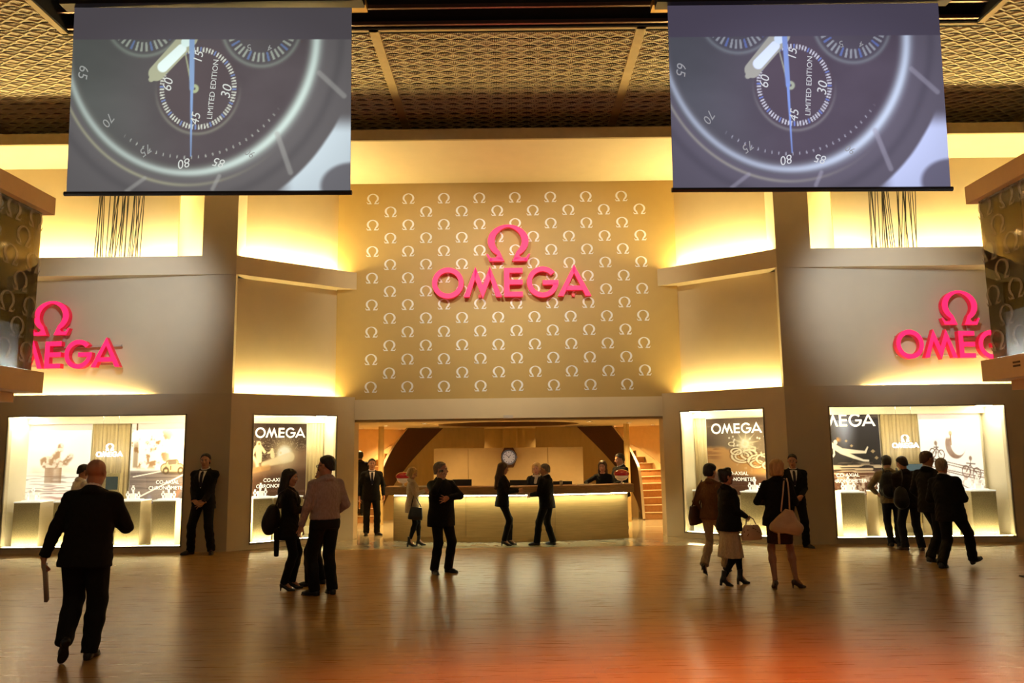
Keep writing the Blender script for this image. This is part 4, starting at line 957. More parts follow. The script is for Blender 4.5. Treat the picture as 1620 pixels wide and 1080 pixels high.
for s in (-1, 1):
    f = A(s); u0, u1 = WINA[s]; D = 0.78
    showcase(f, u0, u1, D, '%s front wall' % SIDE[s], 'A')
    U = lambda px, d: u_of_A(s, px, 740, d)
    zp = 0.95
    ztop = at_y(100, 670, YA+0.7).z if s < 0 else at_y(1400, 653, YA+0.7).z
    if s < 0:
        poster(f, *sorted((U(42, 0.7), U(142, 0.7))), zp-0.1, ztop, 0.70, poster_sea, 'white poster of a statue on a pillar standing in rippled water')
        poster(f, *sorted((U(206, 0.7), u0+0.005)), zp-0.1, ztop, 0.70, poster_car, 'white poster of a pale old car on a dark road', None, (0.55, 0.26, 0.062))
        curtain(f, U(203, .7), U(145, .7), 0.3, ztop+0.01, 0.70, 'gold pleated curtain between the statue poster and the car poster')
        peds = [(20, 62, 'leftmost'), (83, 125, 'second from the outer end'), (182, 221, 'third from the outer end'), (240, 277, 'nearest the tall guard')]
        hang = (173, 722, 21)
    else:
        poster(f, *sorted((u0+0.005, U(1395, 0.7))), zp-0.1, ztop, 0.70, poster_diver, 'dark poster of a white diver swimming over a sea bed', (-0.10, 0.955, 0.84, 1), (0.46, 0.24, 0.062))
        poster(f, *sorted((U(1459, 0.7), U(1556, 0.7))), zp-0.1, ztop, 0.70, poster_bikes, 'white poster of sketched bicycles and a ship hull')
        curtain(f, U(1398, .7), U(1456, .7), 0.3, ztop+0.01, 0.70, 'gold pleated curtain between the diver poster and the bicycle poster')
        peds = [(1333, 1371, 'under the diver poster'), (1391, 1430, 'behind the two young men'), (1480, 1518, 'behind the walking men'), (1540, 1580, 'at the far outer end')]
        hang = (1433, 708, 21)
    for a, b, w in peds:
        ua, ub = sorted((u_of_A(s, a, 830, 0.14), u_of_A(s, b, 830, 0.14)))
        pedestal(f, ua, ub, 0.14, 0.58, zp, 'hammered gold pedestal in the %s front showcase, %s' % (SIDE[s], w), s)
        watch_display(f, (ua+ub)/2, 0.30, zp, 'white watch display on the %s front showcase pedestal %s' % (SIDE[s], w))
    # hanging white sign
    r = empty('hanging_sign', (0, 0, 0), 0, 'small glowing white brand sign hung before the curtain in the %s front showcase' % SIDE[s], 'sign')
    p = at_y(hang[0], hang[1], YA+0.45); cap = 0.095
    h = lambda x, d, z: (x, YA+0.45+d, z)
    res, tot = brand_word(None, p.x, p.z, cap, 0, 0, None)
    for pc, x in res:
        mb = MB(); pieces_mesh(mb, pc, x, p.z, cap, -0.01, 0.01, h, 0, 0); mb.build('letter', M_wglow, r)
    mb = MB(); pieces_mesh(mb, omega_pieces(), p.x, p.z+1.25*cap, 1.4*cap, -0.01, 0.01, h, 0, 0); mb.build('omega_symbol', M_wglow, r)
    mb = MB()
    for dx in (-0.15, 0.15): mb.tube((p.x+dx, YA+0.45, p.z+0.08), (p.x+dx, YA+0.45, ZW1), 0.003, n=4)
    mb.build('hanging_wire', M_chrome, r)
    # little framed screen on a stand
    px = 177 if s < 0 else 1449; p = at_y(px, 762 if s < 0 else 742, YA+0.5); w = 0.15 if s < 0 else 0.22
    r = empty('display_screen', (0, 0, 0), 0, 'small gold framed screen below the %s hanging sign' % SIDE[s], 'screen')
    mb = MB(); mb.box(p.x-w, p.x+w, YA+0.5, YA+0.54, p.z-0.19, p.z+0.17); mb.box(p.x-0.05, p.x+0.05, YA+0.52, YA+0.56, ZW0, p.z-0.15); mb.build('frame', M_hammer, r)
    mb = MB(); mb.box(p.x-w+0.035, p.x+w-0.035, YA+0.492, YA+0.50, p.z-0.15, p.z+0.10); mb.build('display', mat('display_glow_%d' % s, (0.05, 0.06, 0.06), 0.2, emit=(0.10, 0.14, 0.12) if s < 0 else (0.35, 0.55, 0.6), strength=0.12), r)
    g = B(s); u0, u1 = WINB[s]; D = 0.72
    showcase(g, u0, u1, D, '%s angled wall' % SIDE[s], 'B')
    V = lambda px, d: u_of_B(s, px, 740, d)
    pe = (484, 1120)[s > 0]; pw = (-0.0, 0.95) if s < 0 else (0.05, 0.99)
    ub = V(pe, 0.55)
    ztop = 2.40
    def fr(px):
        v = (V(px, 0.546)-(u0-0.03))/(ub-(u0-0.03)); return v if s < 0 else 1-v
    if s < 0:
        poster(g, u0-0.03, ub, zp-0.1, ztop, 0.55, poster_moon, 'brown poster of a white astronaut on a moonscape', (fr(402), fr(482), 0.815, 0), (0.52, 0.265, 0.066))
    else:
        poster(g, u0-0.03, ub, zp-0.1, ztop, 0.55, poster_parts, 'brown poster of watch parts bursting round a bright spark', (fr(1128), fr(1209), 0.80, 0), (0.42, 0.275, 0.066))
    curtain(g, ub+0.03, u1-0.01, 0.3, ztop+0.02, 0.60, 'pale pleated curtain beside the %s poster' % ('astronaut' if s < 0 else 'watch parts'))
    for (a, b, w) in (((399, 429, 'beside the front corner'), (432, 478, 'behind the woman with the round bag')) if s < 0 else ((1174, 1213, 'beside the front corner'), (1098, 1150, 'behind the two women with handbags'))):
        ua, uc = sorted((u_of_B(s, a, 830, 0.14), u_of_B(s, b, 830, 0.14)))
        ua = max(ua, u0+0.03)
        pedestal(g, ua, uc, 0.14, 0.45, zp, 'hammered gold pedestal in the %s angled showcase, %s' % (SIDE[s], w), s)
        watch_display(g, (ua+uc)/2, 0.26, zp, 'white watch display on the %s angled showcase pedestal %s' % (SIDE[s], w))

# ================================================================== RECEPTION COUNTER
cc = XC + 0.03
yf = lambda x: 15.84 + 0.078*(x-cc)**2
x0, x1 = at_y(620, 820, 16.1).x, at_y(996, 815, 16.1).x
ct = empty('reception_counter', (0, 0, 0), 0, 'long curved oak reception counter with a white light strip under its top', 'counter')
def arc_slab(xa, xb, off0, off1, z0, z1, n=10):
    mb = MB(); P = []; F = []
    for j in range(n+1):
        x = xa+(xb-xa)*j/n; P += [(x, yf(x)+off0, z0), (x, yf(x)+off1, z0), (x, yf(x)+off1, z1), (x, yf(x)+off0, z1)]
    for j in range(n):
        for e in range(4): F.append((4*j+e, 4*j+(e+1) % 4, 4*(j+1)+(e+1) % 4, 4*(j+1)+e))
    F += [(0, 1, 2, 3), (4*n+3, 4*n+2, 4*n+1, 4*n)]
    return mb.add(P, F)
sm = [x0, at_y(737, 800, 15.9).x, at_y(878, 800, 15.9).x, x1]
ZK0, ZK1 = 0.90, 1.085
for i in range(3):
    arc_slab(sm[i]+0.003, sm[i+1]-0.003, 0.0, 0.04, 0.10, ZK0-0.002).build('front_panel', M_oakfront, ct)
arc_slab(x0+0.01, x1-0.01, 0.04, 0.08, 0.0, ZK0-0.002).build('carcass', M_oakfront, ct)
arc_slab(x0, x1, 0.015, 0.05, 0.0, 0.10).build('plinth', M_oakfront, ct)
for xa in (x0, x1-0.04):
    mb = MB(); mb.box(xa, xa+0.04, yf(xa)+0.04, yf(xa)+0.75, 0.0, ZK0); mb.build('end_panel', M_oakfront, ct)
arc_slab(x0-0.16, x1+0.12, -0.15, 0.42, ZK0+0.025, ZK1).build('countertop', M_oaktop, ct)
arc_slab(x0+0.0, x1-0.0, -0.06, 0.06, ZK0, ZK0+0.025).build('top_shadow_gap', M_oakfront, ct)
arc_slab(x0+0.03, x1-0.03, -0.105, -0.075, ZK0+0.008, ZK0+0.024, 12).build('light_strip', mat('counter_led', (1, 1, .9), .5, emit=(0.95, 1.0, 0.66), strength=30), ct)
arc_slab(x0+0.05, x1-0.05, 0.42, 0.8, 0.74, 0.78).build('desk_shelf', M_oaktop, ct)
for i, (px, w, lab) in enumerate(((731, 0.40, 'dark computer monitor on the reception desk beside the man on the phone'), (820, 0.36, 'dark computer monitor on the reception desk right of the long haired woman'), (890, 0.40, 'dark computer monitor on the reception desk right of the dark suited visitor'))):
    p = at_y(px, 758 if i == 0 else (759 if i == 1 else 761), 16.55)
    r = empty('computer_monitor', (p.x, 16.55, 0.78), 0, lab, 'monitor', 'monitors on the reception desk')
    hh = p.z-0.78
    mb = MB(); mb.box(-w/2, w/2, 0, 0.03, hh-0.30, hh); mb.build('casing', M_black, r)
    mb = MB(); mb.box(-w/2+0.015, w/2-0.015, 0.03, 0.034, hh-0.285, hh-0.015); mb.build('screen', mat('monitor_glow', (0.1, .1, .1), .3, emit=(1.0, 0.75, 0.6), strength=1.0), r)
    mb = MB(); mb.box(-0.03, 0.03, 0.0, 0.03, 0.01, hh-0.3); mb.box(-0.10, 0.10, -0.06, 0.10, 0, 0.015); mb.build('stand', M_chrome, r)
def table_lamp(px, lab):
    p = at_y(px, 768, 15.95); x = p.x; y = yf(x)+0.1
    r = empty('table_lamp', (x, y, ZK1), 0, lab, 'lamp', 'red shaded lamps on the counter ends')
    mb = MB(); mb.lathe([(0.075, 0), (0.075, 0.012), (0.02, 0.02), (0.018, 0.07)], n=18); mb.build('base', M_chrome, r, True)
    mb = MB(); mb.lathe([(0.02, 0.065), (0.09, 0.085), (0.135, 0.13), (0.14, 0.165), (0.125, 0.17)], n=22); mb.build('reflector_bowl', mat('lamp_bowl', (0.75, 0.68, 0.55), 0.2, metal=0.7, emit=(1.0, 0.6, 0.25), strength=0.08), r, True)
    mb = MB(); mb.lathe([(0.14, 0.172), (0.16, 0.18), (0.165, 0.21), (0.14, 0.255), (0.085, 0.285), (0.01, 0.297)], n=24); mb.build('shade', mat('red_glass_shade', (0.20, 0.004, 0.006), 0.15, coat=0.5, emit=(1, 0.02, 0.01), strength=0.05), r, True)
table_lamp(634, 'red domed table lamp on the counter beside the blonde woman')
table_lamp(988, 'red domed table lamp on the counter end by the stairs')
def papers(px, lab, w):
    p = at_y(px, 770, 15.95); x = p.x; y = yf(x)+0.12
    r = empty('brochure_stack', (x, y, ZK1), 0.1, lab, 'brochures', None)
    for k in range(3):
        mb = MB(); mb.box(-w+0.01*k, w+0.008*k, -0.09, 0.09, 0.006*k, 0.006*k+0.005); mb.build('brochure', mat('paper', (0.75, 0.68, 0.55), 0.7), r)
papers(668, 'low stack of brochures on the counter in front of the blonde woman', 0.14); papers(925, 'low stack of brochures on the counter before the seated receptionist', 0.16)
p = at_y(888, 768, 15.95)
mb = MB(); mb.lathe([(0.03, 0.0), (0.036, 0.10), (0.033, 0.10), (0.027, 0.008)], (p.x, yf(p.x)+0.05, ZK1), 16)
tag(mb.build('drinking_glass', mat('frosted_glass', (0.5, 0.45, 0.38), 0.1), None, True), 'small drinking glass on the counter before a monitor', 'glass')
# giant watch on the backdrop
p = at_y(805, 723, YB-0.05)
r = empty('watch_clock', (p.x, YB-0.0, p.z), 0, 'large watch shaped wall clock on the pale panel wall', 'clock')
fw = lambda x, d, z: (x, d, z)
mb = MB(); mb.prism([(-0.20, 0.0), (-0.19, 0.09), (-0.11, 0.24), (0.11, 0.24), (0.19, 0.09), (0.20, 0.0)], -0.05, 0, fw); mb.build('strap', M_brown, r)
mb = MB(); mb.prism([(-0.20, 0.0), (-0.19, -0.09), (-0.11, -0.26), (0.11, -0.26), (0.19, -0.09), (0.20, 0.0)], -0.05, 0, fw); mb.build('strap', M_brown, r)
mb = MB()
for pc in ring_pieces(0, 0, 0.19, 0.155, n=32): mb.prism(pc, -0.10, -0.02, fw)
mb.build('case', M_chrome, r)
mb = MB(); mb.prism([(0.156*math.cos(2*PI*i/32), 0.156*math.sin(2*PI*i/32)) for i in range(32)], -0.075, -0.05, fw); dl = mb.build('dial', mat('clock_dial', (0.5, 0.46, 0.40), 0.4, emit=(1, 0.93, .85), strength=0.10), r)
for i in range(12):
    a = i*PI/6; mb = MB(); c, sn = math.cos(a), math.sin(a)
    mb.prism([(c*q - sn*w, sn*q + c*w) for q, w in ((0.11, -0.008), (0.145, -0.008), (0.145, 0.008), (0.11, 0.008))], -0.082, -0.075, fw); mb.build('hour_marker', M_brown, dl)
for a, L in ((0.9, 0.08), (2.4, 0.12)):
    c, sn = math.cos(a), math.sin(a); mb = MB(); mb.prism([(c*q - sn*w, sn*q + c*w) for q, w in ((-0.02, -0.006), (L, -0.006), (L, 0.006), (-0.02, 0.006))], -0.088, -0.083, fw); mb.build('hand', M_black, dl)
mb = MB(); mb.box(0.185, 0.215, -0.08, -0.05, -0.02, 0.02); mb.build('crown', M_chrome, r)

# ================================================================== FIGURES (distance-field modelling, meshed with surface nets)
class Field:
    def __init__(self, lo, hi, h):
        self.h = h; self.lo = np.array(lo, float); self.n = np.ceil((np.array(hi)-self.lo)/h).astype(int)+1
        self.f = np.full(self.n, 1e3, np.float32)
        self.ax = [self.lo[i] + h*np.arange(self.n[i]) for i in range(3)]
    def _sl(self, lo, hi, pad):
        out = []; arr = []
        for i in range(3):
            a = max(0, int(math.floor((lo[i]-pad-self.lo[i])/self.h))); b = min(self.n[i], int(math.ceil((hi[i]+pad-self.lo[i])/self.h))+1)
            if a >= b: return None, None
            out.append(slice(a, b)); arr.append(self.ax[i][a:b])
        return tuple(out), (arr[0][:, None, None], arr[1][None, :, None], arr[2][None, None, :])
    def put(self, fn, lo, hi, k=0.02, sub=False):
        sl, X = self._sl(lo, hi, k + 2.5*self.h)
        if sl is None: return
        d = fn(*X).astype(np.float32); a = self.f[sl]
        if sub:
            d = -d; hh = np.maximum(k-np.abs(a-d), 0)/max(k, 1e-6); self.f[sl] = np.maximum(a, d) + hh*hh*k*0.25
        else:
            hh = np.maximum(k-np.abs(a-d), 0)/max(k, 1e-6); self.f[sl] = np.minimum(a, d) - hh*hh*k*0.25
    def cone(self, a, b, ra, rb, k=0.02, flat=False, sub=False):
        a = np.array(a, float); b = np.array(b, float); ba = b-a; L2 = float(ba@ba)+1e-9; L = math.sqrt(L2)
        def fn(X, Y, Z):
            x, y, z = X-a[0], Y-a[1], Z-a[2]; t0 = (x*ba[0]+y*ba[1]+z*ba[2])/L2; t = np.clip(t0, 0, 1)
            d = np.sqrt((x-t*ba[0])**2+(y-t*ba[1])**2+(z-t*ba[2])**2) - (ra+(rb-ra)*t)
            return np.maximum(d, (t0-1)*L) if flat else d
        r = max(ra, rb); self.put(fn, np.minimum(a, b)-r, np.maximum(a, b)+r, k, sub)
    def ell(self, c, r, M=None, k=0.02, sub=False):
        c = np.array(c, float); r = np.array(r, float); R = np.eye(3) if M is None else np.array(M, float)
        m_ = float(np.linalg.norm(R[:, 0])); R = R/m_; r = r*m_
        def fn(X, Y, Z):
            x, y, z = X-c[0], Y-c[1], Z-c[2]
            u = x*R[0, 0]+y*R[1, 0]+z*R[2, 0]; v = x*R[0, 1]+y*R[1, 1]+z*R[2, 1]; w = x*R[0, 2]+y*R[1, 2]+z*R[2, 2]
            q = np.sqrt((u/r[0])**2+(v/r[1])**2+(w/r[2])**2); g = np.sqrt((u/r[0]**2)**2+(v/r[1]**2)**2+(w/r[2]**2)**2)+1e-6
            return q*(q-1)/g
        m = float(r.max()); self.put(fn, c-m, c+m, k, sub)
    def rings(self, prof, org, R, k=0.02, n=2.4):
        """prof: list of (z, rx, ry, y offset) in a frame with origin org and rotation R"""
        P = np.array([(p+(0,))[:4] if len(p) == 3 else p for p in prof], float); o = np.array(org, float); R = np.array(R, float)
        zs = P[:, 0]; fine = np.linspace(zs[0], zs[-1], 80)
        def smooth(c):
            y = np.interp(fine, zs, c); yy = np.pad(y, 4, 'edge'); return np.convolve(yy, np.ones(9)/9, 'valid')
        RX, RY, YO = smooth(P[:, 1]), smooth(P[:, 2]), smooth(P[:, 3])
        def fn(X, Y, Z):
            x, y, z = X-o[0], Y-o[1], Z-o[2]
            u = x*R[0, 0]+y*R[1, 0]+z*R[2, 0]; v = x*R[0, 1]+y*R[1, 1]+z*R[2, 1]; w = x*R[0, 2]+y*R[1, 2]+z*R[2, 2]
            rx = np.interp(w, fine, RX); ry = np.interp(w, fine, RY); yo = np.interp(w, fine, YO)
            d = ((np.abs(u/rx)**n + np.abs((v-yo)/ry)**n)**(1/n) - 1)*np.minimum(rx, ry)*0.92
            return np.maximum(d, np.maximum(w-zs[-1], zs[0]-w))
        m = float(P[:, 1:3].max())+0.05
        c = np.array([o + R @ np.array((0, 0, z)) for z in (zs[0], zs[-1])]); self.put(fn, c.min(0)-m, c.max(0)+m, k)
    def plane(self, p, n):   # keep the side the normal points away from
        p = np.array(p, float); n = np.array(n, float); X, Y, Z = self.ax
        d = (X[:, None, None]-p[0])*n[0] + (Y[None, :, None]-p[1])*n[1] + (Z[None, None, :]-p[2])*n[2]
        self.f = np.maximum(self.f, d.astype(np.float32))
    def mesh(self):
        f = np.pad(self.f, 1, constant_values=1e3); f = np.clip(f, -4*self.h, 4*self.h); s = f < 0; nx, ny, nz = f.shape
        cor = [(0, 0, 0), (1, 0, 0), (0, 1, 0), (1, 1, 0), (0, 0, 1), (1, 0, 1), (0, 1, 1), (1, 1, 1)]
        cnt = np.zeros((nx-1, ny-1, nz-1), np.int8)
        for c in cor: cnt += s[c[0]:nx-1+c[0], c[1]:ny-1+c[1], c[2]:nz-1+c[2]]
        act = np.argwhere((cnt > 0) & (cnt < 8)); idx = -np.ones(cnt.shape, np.int32); idx[act[:, 0], act[:, 1], act[:, 2]] = np.arange(len(act))
        acc = np.zeros((len(act), 3)); num = np.zeros(len(act)); v = [f[act[:, 0]+c[0], act[:, 1]+c[1], act[:, 2]+c[2]] for c in cor]
        for i in range(8):
            for ax in range(3):
                if cor[i][ax]: continue
                j = i + (1, 2, 4)[ax]; a, b = v[i], v[j]; m = (a < 0) != (b < 0)
                t = a[m]/(a[m]-b[m]); p = np.tile(np.array(cor[i], float), (m.sum(), 1)); p[:, ax] += t; acc[m] += p; num[m] += 1
        V = (act + acc/num[:, None] - 1)*self.h + self.lo
        Q = []
        for ax in range(3):
            e = [1, 1, 1]; e[ax] = 0; d = [0, 0, 0]; d[ax] = 1
            A0 = s[e[0]:nx-1, e[1]:ny-1, e[2]:nz-1]; B0 = s[e[0]+d[0]:nx-1+d[0], e[1]+d[1]:ny-1+d[1], e[2]+d[2]:nz-1+d[2]]
            w = np.argwhere(A0 != B0); inside = A0[w[:, 0], w[:, 1], w[:, 2]]; w = w + np.array(e)
            b, c = (ax+1) % 3, (ax+2) % 3; ob = np.zeros(3, int); ob[b] = 1; oc = np.zeros(3, int); oc[c] = 1
            g = lambda o: idx[o[:, 0], o[:, 1], o[:, 2]]
            q = np.stack([g(w-ob-oc), g(w-oc), g(w), g(w-ob)], 1); q[~inside] = q[~inside][:, ::-1]; Q.append(q)
        Q = np.concatenate(Q); Q = Q[(Q >= 0).all(1)]
        return V, Q
def relax(V, Q, it=2, lam=0.5):
    for _ in range(it):
        S = np.zeros_like(V); N = np.zeros(len(V))
        for a in range(4):
            for b in ((a+1) % 4, (a+3) % 4): np.add.at(S, Q[:, a], V[Q[:, b]]); np.add.at(N, Q[:, a], 1)
        V = V*(1-lam) + lam*S/np.maximum(N, 1)[:, None]
    return V
def rotx(a): c, s = math.cos(a), math.sin(a); return np.array([[1, 0, 0], [0, c, -s], [0, s, c]])
def roty(a): c, s = math.cos(a), math.sin(a); return np.array([[c, 0, s], [0, 1, 0], [-s, 0, c]])
def rotz(a): c, s = math.cos(a), math.sin(a); return np.array([[c, -s, 0], [s, c, 0], [0, 0, 1]])

# ---- hand templates: wrist at the origin, fingers along +z, palm facing +y, thumb on +x
def hand_template(curl, spread=1.0, thumb_in=0.35):
    F = Field((-0.075, -0.07, -0.05), (0.085, 0.14, 0.22), 0.0042)
    F.cone((0, 0, -0.045), (0, 0, 0.01), 0.026, 0.025, 0.02)
    F.ell((0.0, 0.002, 0.05), (0.041, 0.0165, 0.054), None, 0.02); F.ell((0.02, 0.008, 0.035), (0.02, 0.017, 0.03), None, 0.015)
    for i, (x, L) in enumerate(((0.0315, 0.070), (0.0105, 0.079), (-0.0105, 0.073), (-0.0305, 0.057))):
        p = np.array((x, 0.0, 0.088 - abs(i-1.2)*0.004)); sx = x*0.9*spread; a = curl*0.35
        r = 0.0086 - 0.0006*(i == 3)
        for k, fr in enumerate((0.44, 0.31, 0.25)):
            q = p + np.array((sx*fr*1.2, math.sin(a)*L*fr, math.cos(a)*L*fr)); F.cone(p, q, r, r*0.93, 0.004); p = q; r *= 0.93; a += curl*(0.75 if k == 0 else 0.6)
    t = [np.array((0.028, 0.006, 0.022)), np.array((0.052, 0.016, 0.055)), np.array((0.060 - 0.03*thumb_in, 0.026+0.02*thumb_in, 0.085)), np.array((0.060-0.07*thumb_in, 0.032+0.035*thumb_in, 0.108))]
    for k in range(3): F.cone(t[k], t[k+1], (0.0135, 0.0105, 0.0095)[k], (0.0105, 0.0095, 0.008)[k], 0.008)
    V, Q = F.mesh(); return relax(V, Q, 1, 0.3), Q
HANDS = {'relaxed': hand_template(0.45), 'grip': hand_template(1.25, 0.7, 0.8), 'flat': hand_template(0.12, 1.0, 0.1)}
def add_head(F, c, R, fem=False, jowl=0.0):
    c = np.array(c); R = R*1.07; P = lambda x, y, z: c + R @ np.array((x, y, z)); k = 0.018
    F.ell(P(0, -0.012, 0.036), (0.074, 0.097, 0.080), R, k); F.ell(P(0, 0.022, -0.035), (0.058+jowl, 0.070, 0.078), R, k)
    F.cone(P(0, 0.062, -0.096), P(0, 0.066, -0.10), 0.021, 0.018, k)
    for s in (1, -1):
        F.cone(P(s*0.047, 0.0, -0.062), P(s*0.02, 0.06, -0.10), 0.020+jowl*0.6, 0.014, k); F.ell(P(s*0.037, 0.062, -0.02), (0.024, 0.022, 0.026), R, k)
        F.ell(P(s*0.079, -0.008, -0.003), (0.009, 0.021, 0.032), R, 0.008); F.ell(P(s*0.031, 0.094, 0.008), (0.016, 0.010, 0.011), R, 0.008, True)
    F.ell(P(0, 0.080, 0.026), (0.050, 0.014, 0.010), R, 0.012); F.cone(P(0, 0.088, 0.014), P(0, 0.109, -0.024), 0.008, 0.013, 0.010)
    for s in (1, -1): F.ell(P(s*0.011, 0.100, -0.028), (0.009, 0.010, 0.008), R, 0.006)
    F.ell(P(0, 0.088, -0.058), (0.023, 0.010, 0.006), R, 0.005); F.ell(P(0, 0.087, -0.068), (0.020, 0.010, 0.007), R, 0.005)
    F.ell(P(0, 0.097, -0.063), (0.024, 0.006, 0.0022), R, 0.003, True)
HAIR_H = 0.009
def hair_mesh(style, vol=1.0):
    F = Field((-0.17, -0.20, -0.52 if style in ('long',) else -0.24), (0.17, 0.17, 0.20), 0.0085)
    if style == 'bald':     # short fringe round the back
        F.ell((0, -0.014, 0.034), (0.0765, 0.0995, 0.082), None, 0.01); F.plane((0, -0.05, 0.030), (0, 0.45, 1.0)); F.plane((0, 0.0, 0), (0, 1, 0)); F.plane((0, -0.06, -0.05), (0, 0, -1))
        return F.mesh()
    r = 1.0 + 0.085*vol
    F.ell((0, -0.016, 0.040), (0.076*r, 0.100*r, 0.084*r), None, 0.01)
    F.ell((0, -0.044, -0.018), (0.066*r if style == 'short' else 0.070*r, 0.068*r, 0.086), None, 0.02)
    F.plane((0, 0.080, 0.066), (0, 0.80, -0.62))          # forehead hairline
    if style == 'short':
        F.plane((0, -0.05, -0.075), (0, -0.2, -1)); F.plane((0, -0.014, 0.0), (0, 0.72, -0.70))
    elif style in ('bob', 'long', 'updo', 'mop'):
        F.plane((0, 0.055, -0.0), (0, 0.9, -0.3))
        if style == 'mop':
            F.ell((0, 0.0, 0.06), (0.088, 0.108, 0.068), None, 0.02); F.ell((0, -0.06, 0.0), (0.082, 0.058, 0.08), None, 0.02); F.plane((0, 0, -0.07), (0, 0, -1))
        if style == 'bob':
            for s in (1, -1): F.cone((s*0.066, -0.018, 0.04), (s*0.076, -0.010, -0.085), 0.032, 0.026, 0.03)
            F.cone((0, -0.05, 0.03), (0, -0.065, -0.085), 0.078, 0.062, 0.03); F.plane((0, 0, -0.115), (0, -0.1, -1))
        if style == 'long':
            for s in (1, -1): F.cone((s*0.066, -0.012, 0.03), (s*0.072, -0.018, -0.14), 0.030, 0.026, 0.03); F.cone((s*0.066, -0.03, -0.10), (s*0.06, -0.07, -0.36), 0.034, 0.024, 0.03)
            F.cone((0, -0.05, 0.03), (0, -0.085, -0.20), 0.080, 0.068, 0.03); F.cone((0, -0.085, -0.20), (0, -0.10, -0.42), 0.066, 0.038, 0.03)
        if style == 'updo':
            F.cone((0, -0.06, 0.05), (0, -0.085, 0.085), 0.052, 0.046, 0.02); F.ell((0, 0.03, 0.115), (0.05, 0.05, 0.030), None, 0.02); F.plane((0, -0.05, -0.075), (0, -0.2, -1))
    V, Q = F.mesh()
    V = relax(V, Q, 2, 0.5)
    an = np.arctan2(V[:, 0], -V[:, 1]); dr = V/np.maximum(np.linalg.norm(V, axis=1), 0.03)[:, None]      # strands and tufts
    V = V + dr*(0.0022*np.sin(an*34 + 2.5*np.sin(V[:, 2]*45)) + 0.0030*np.sin(V[:, 0]*95+1.3)*np.sin(V[:, 1]*88)*np.sin(V[:, 2]*70+0.5))[:, None]
    return V, Q
HAIR = {}
# ---- shoes: ankle at the origin, toe along +y, sole at z = -0.075 (dress) or -0.135 (pump)
def shoe_mesh(kind):
    F = Field((-0.08, -0.12, -0.16), (0.08, 0.24, 0.10), 0.0065)
    if kind == 'dress':
        F.cone((0, -0.02, -0.045), (0, 0.10, -0.05), 0.036, 0.034, 0.03); F.cone((0, 0.08, -0.05), (0.002, 0.165, -0.056), 0.036, 0.024, 0.03)
        F.cone((0, -0.03, -0.02), (0, -0.012, 0.035), 0.036, 0.040, 0.02); F.ell((0, -0.035, -0.05), (0.036, 0.036, 0.03), None, 0.02)
        F.ell((0, 0.11, -0.074), (0.046, 0.088, 0.013), None, 0.008); F.ell((0, -0.03, -0.072), (0.037, 0.042, 0.016), None, 0.008)
        F.plane((0, 0, -0.0805), (0, 0, -1)); F.plane((0, 0, 0.035), (0, 0, 1))
    elif kind == 'pump':
        F.cone((0, 0.085, -0.115), (0, 0.155, -0.124), 0.030, 0.016, 0.03); F.cone((0, -0.035, -0.05), (0, 0.07, -0.112), 0.029, 0.027, 0.03)
        F.ell((0, -0.035, -0.045), (0.031, 0.034, 0.036), None, 0.02); F.cone((0, -0.052, -0.055), (0, -0.056, -0.135), 0.018, 0.007, 0.012)
        F.ell((0, 0.02, 0.0), (0.026, 0.05, 0.055), rotx(-0.6), 0.01, True)
        F.plane((0, 0, -0.137), (0, 0, -1))
    elif kind == 'boot':
        F.cone((0, 0.085, -0.112), (0, 0.155, -0.122), 0.034, 0.018, 0.03); F.cone((0, -0.02, -0.04), (0, 0.07, -0.105), 0.036, 0.032, 0.03)
        F.cone((0, -0.01, -0.04), (0, 0.0, 0.10), 0.040, 0.047, 0.03); F.cone((0, -0.045, -0.06), (0, -0.047, -0.135), 0.024, 0.020, 0.012); F.plane((0, 0, -0.137), (0, 0, -1)); F.plane((0, 0, 0.095), (0, 0, 1))
    V, Q = F.mesh(); return relax(V, Q, 1, 0.4), Q
SHOE = {}

M_skin = mat('skin', (0.50, 0.25, 0.15), 0.5, var=0.06, scale=25)
M_skin2 = mat('skin_tan', (0.36, 0.17, 0.09), 0.5, var=0.06, scale=25)
M_eye = mat('irises', (0.03, 0.02, 0.015), 0.2); M_eyew = mat('eye_whites', (0.55, 0.50, 0.45), 0.3); M_lip = mat('lips', (0.34, 0.11, 0.085), 0.45)
CLOTH = {}
def cloth(name, col, rough=0.85):
    return mat('cloth_'+name, col, rough, var=0.15, scale=60, bump=0.08, stretch=(1, 1, 0.4), spec=0.2)
BLACK = cloth('black', (0.006, 0.0058, 0.0055)); CHAR = cloth('charcoal', (0.014, 0.013, 0.013)); NAVY = cloth('navy', (0.010, 0.010, 0.014))
SHIRT = cloth('white_shirt', (0.72, 0.70, 0.66)); PINKSH = cloth('pale_pink_shirt', (0.36, 0.28, 0.27)); SAGE = cloth('sage_shirt', (0.42, 0.41, 0.34)); CREAM = cloth('cream', (0.50, 0.41, 0.28))
TAN = cloth('tan_jacket', (0.16, 0.075, 0.03)); BEIGE = cloth('beige_trousers', (0.44, 0.34, 0.22)); BROWN = cloth('brown_skirt', (0.045, 0.022, 0.014)); KHAKI = cloth('khaki_jacket', (0.26, 0.21, 0.12)); OLIVE = cloth('dark_brown_coat', (0.013, 0.009, 0.006))
DENIM = cloth('dark_denim', (0.016, 0.018, 0.026)); TIEM = cloth('tie', (0.02, 0.02, 0.035))
M_shoeb = mat('black_leather', (0.010, 0.009, 0.009), 0.35); M_shoebr = mat('brown_shoe', (0.06, 0.03, 0.018), 0.4)
H_dark = mat('dark_hair', (0.016, 0.011, 0.008), 0.5, var=0.3, scale=40, stretch=(1, 1, 0.2)); H_brown = mat('brown_hair', (0.055, 0.028, 0.014), 0.5, var=0.3, scale=40, stretch=(1, 1, 0.2))
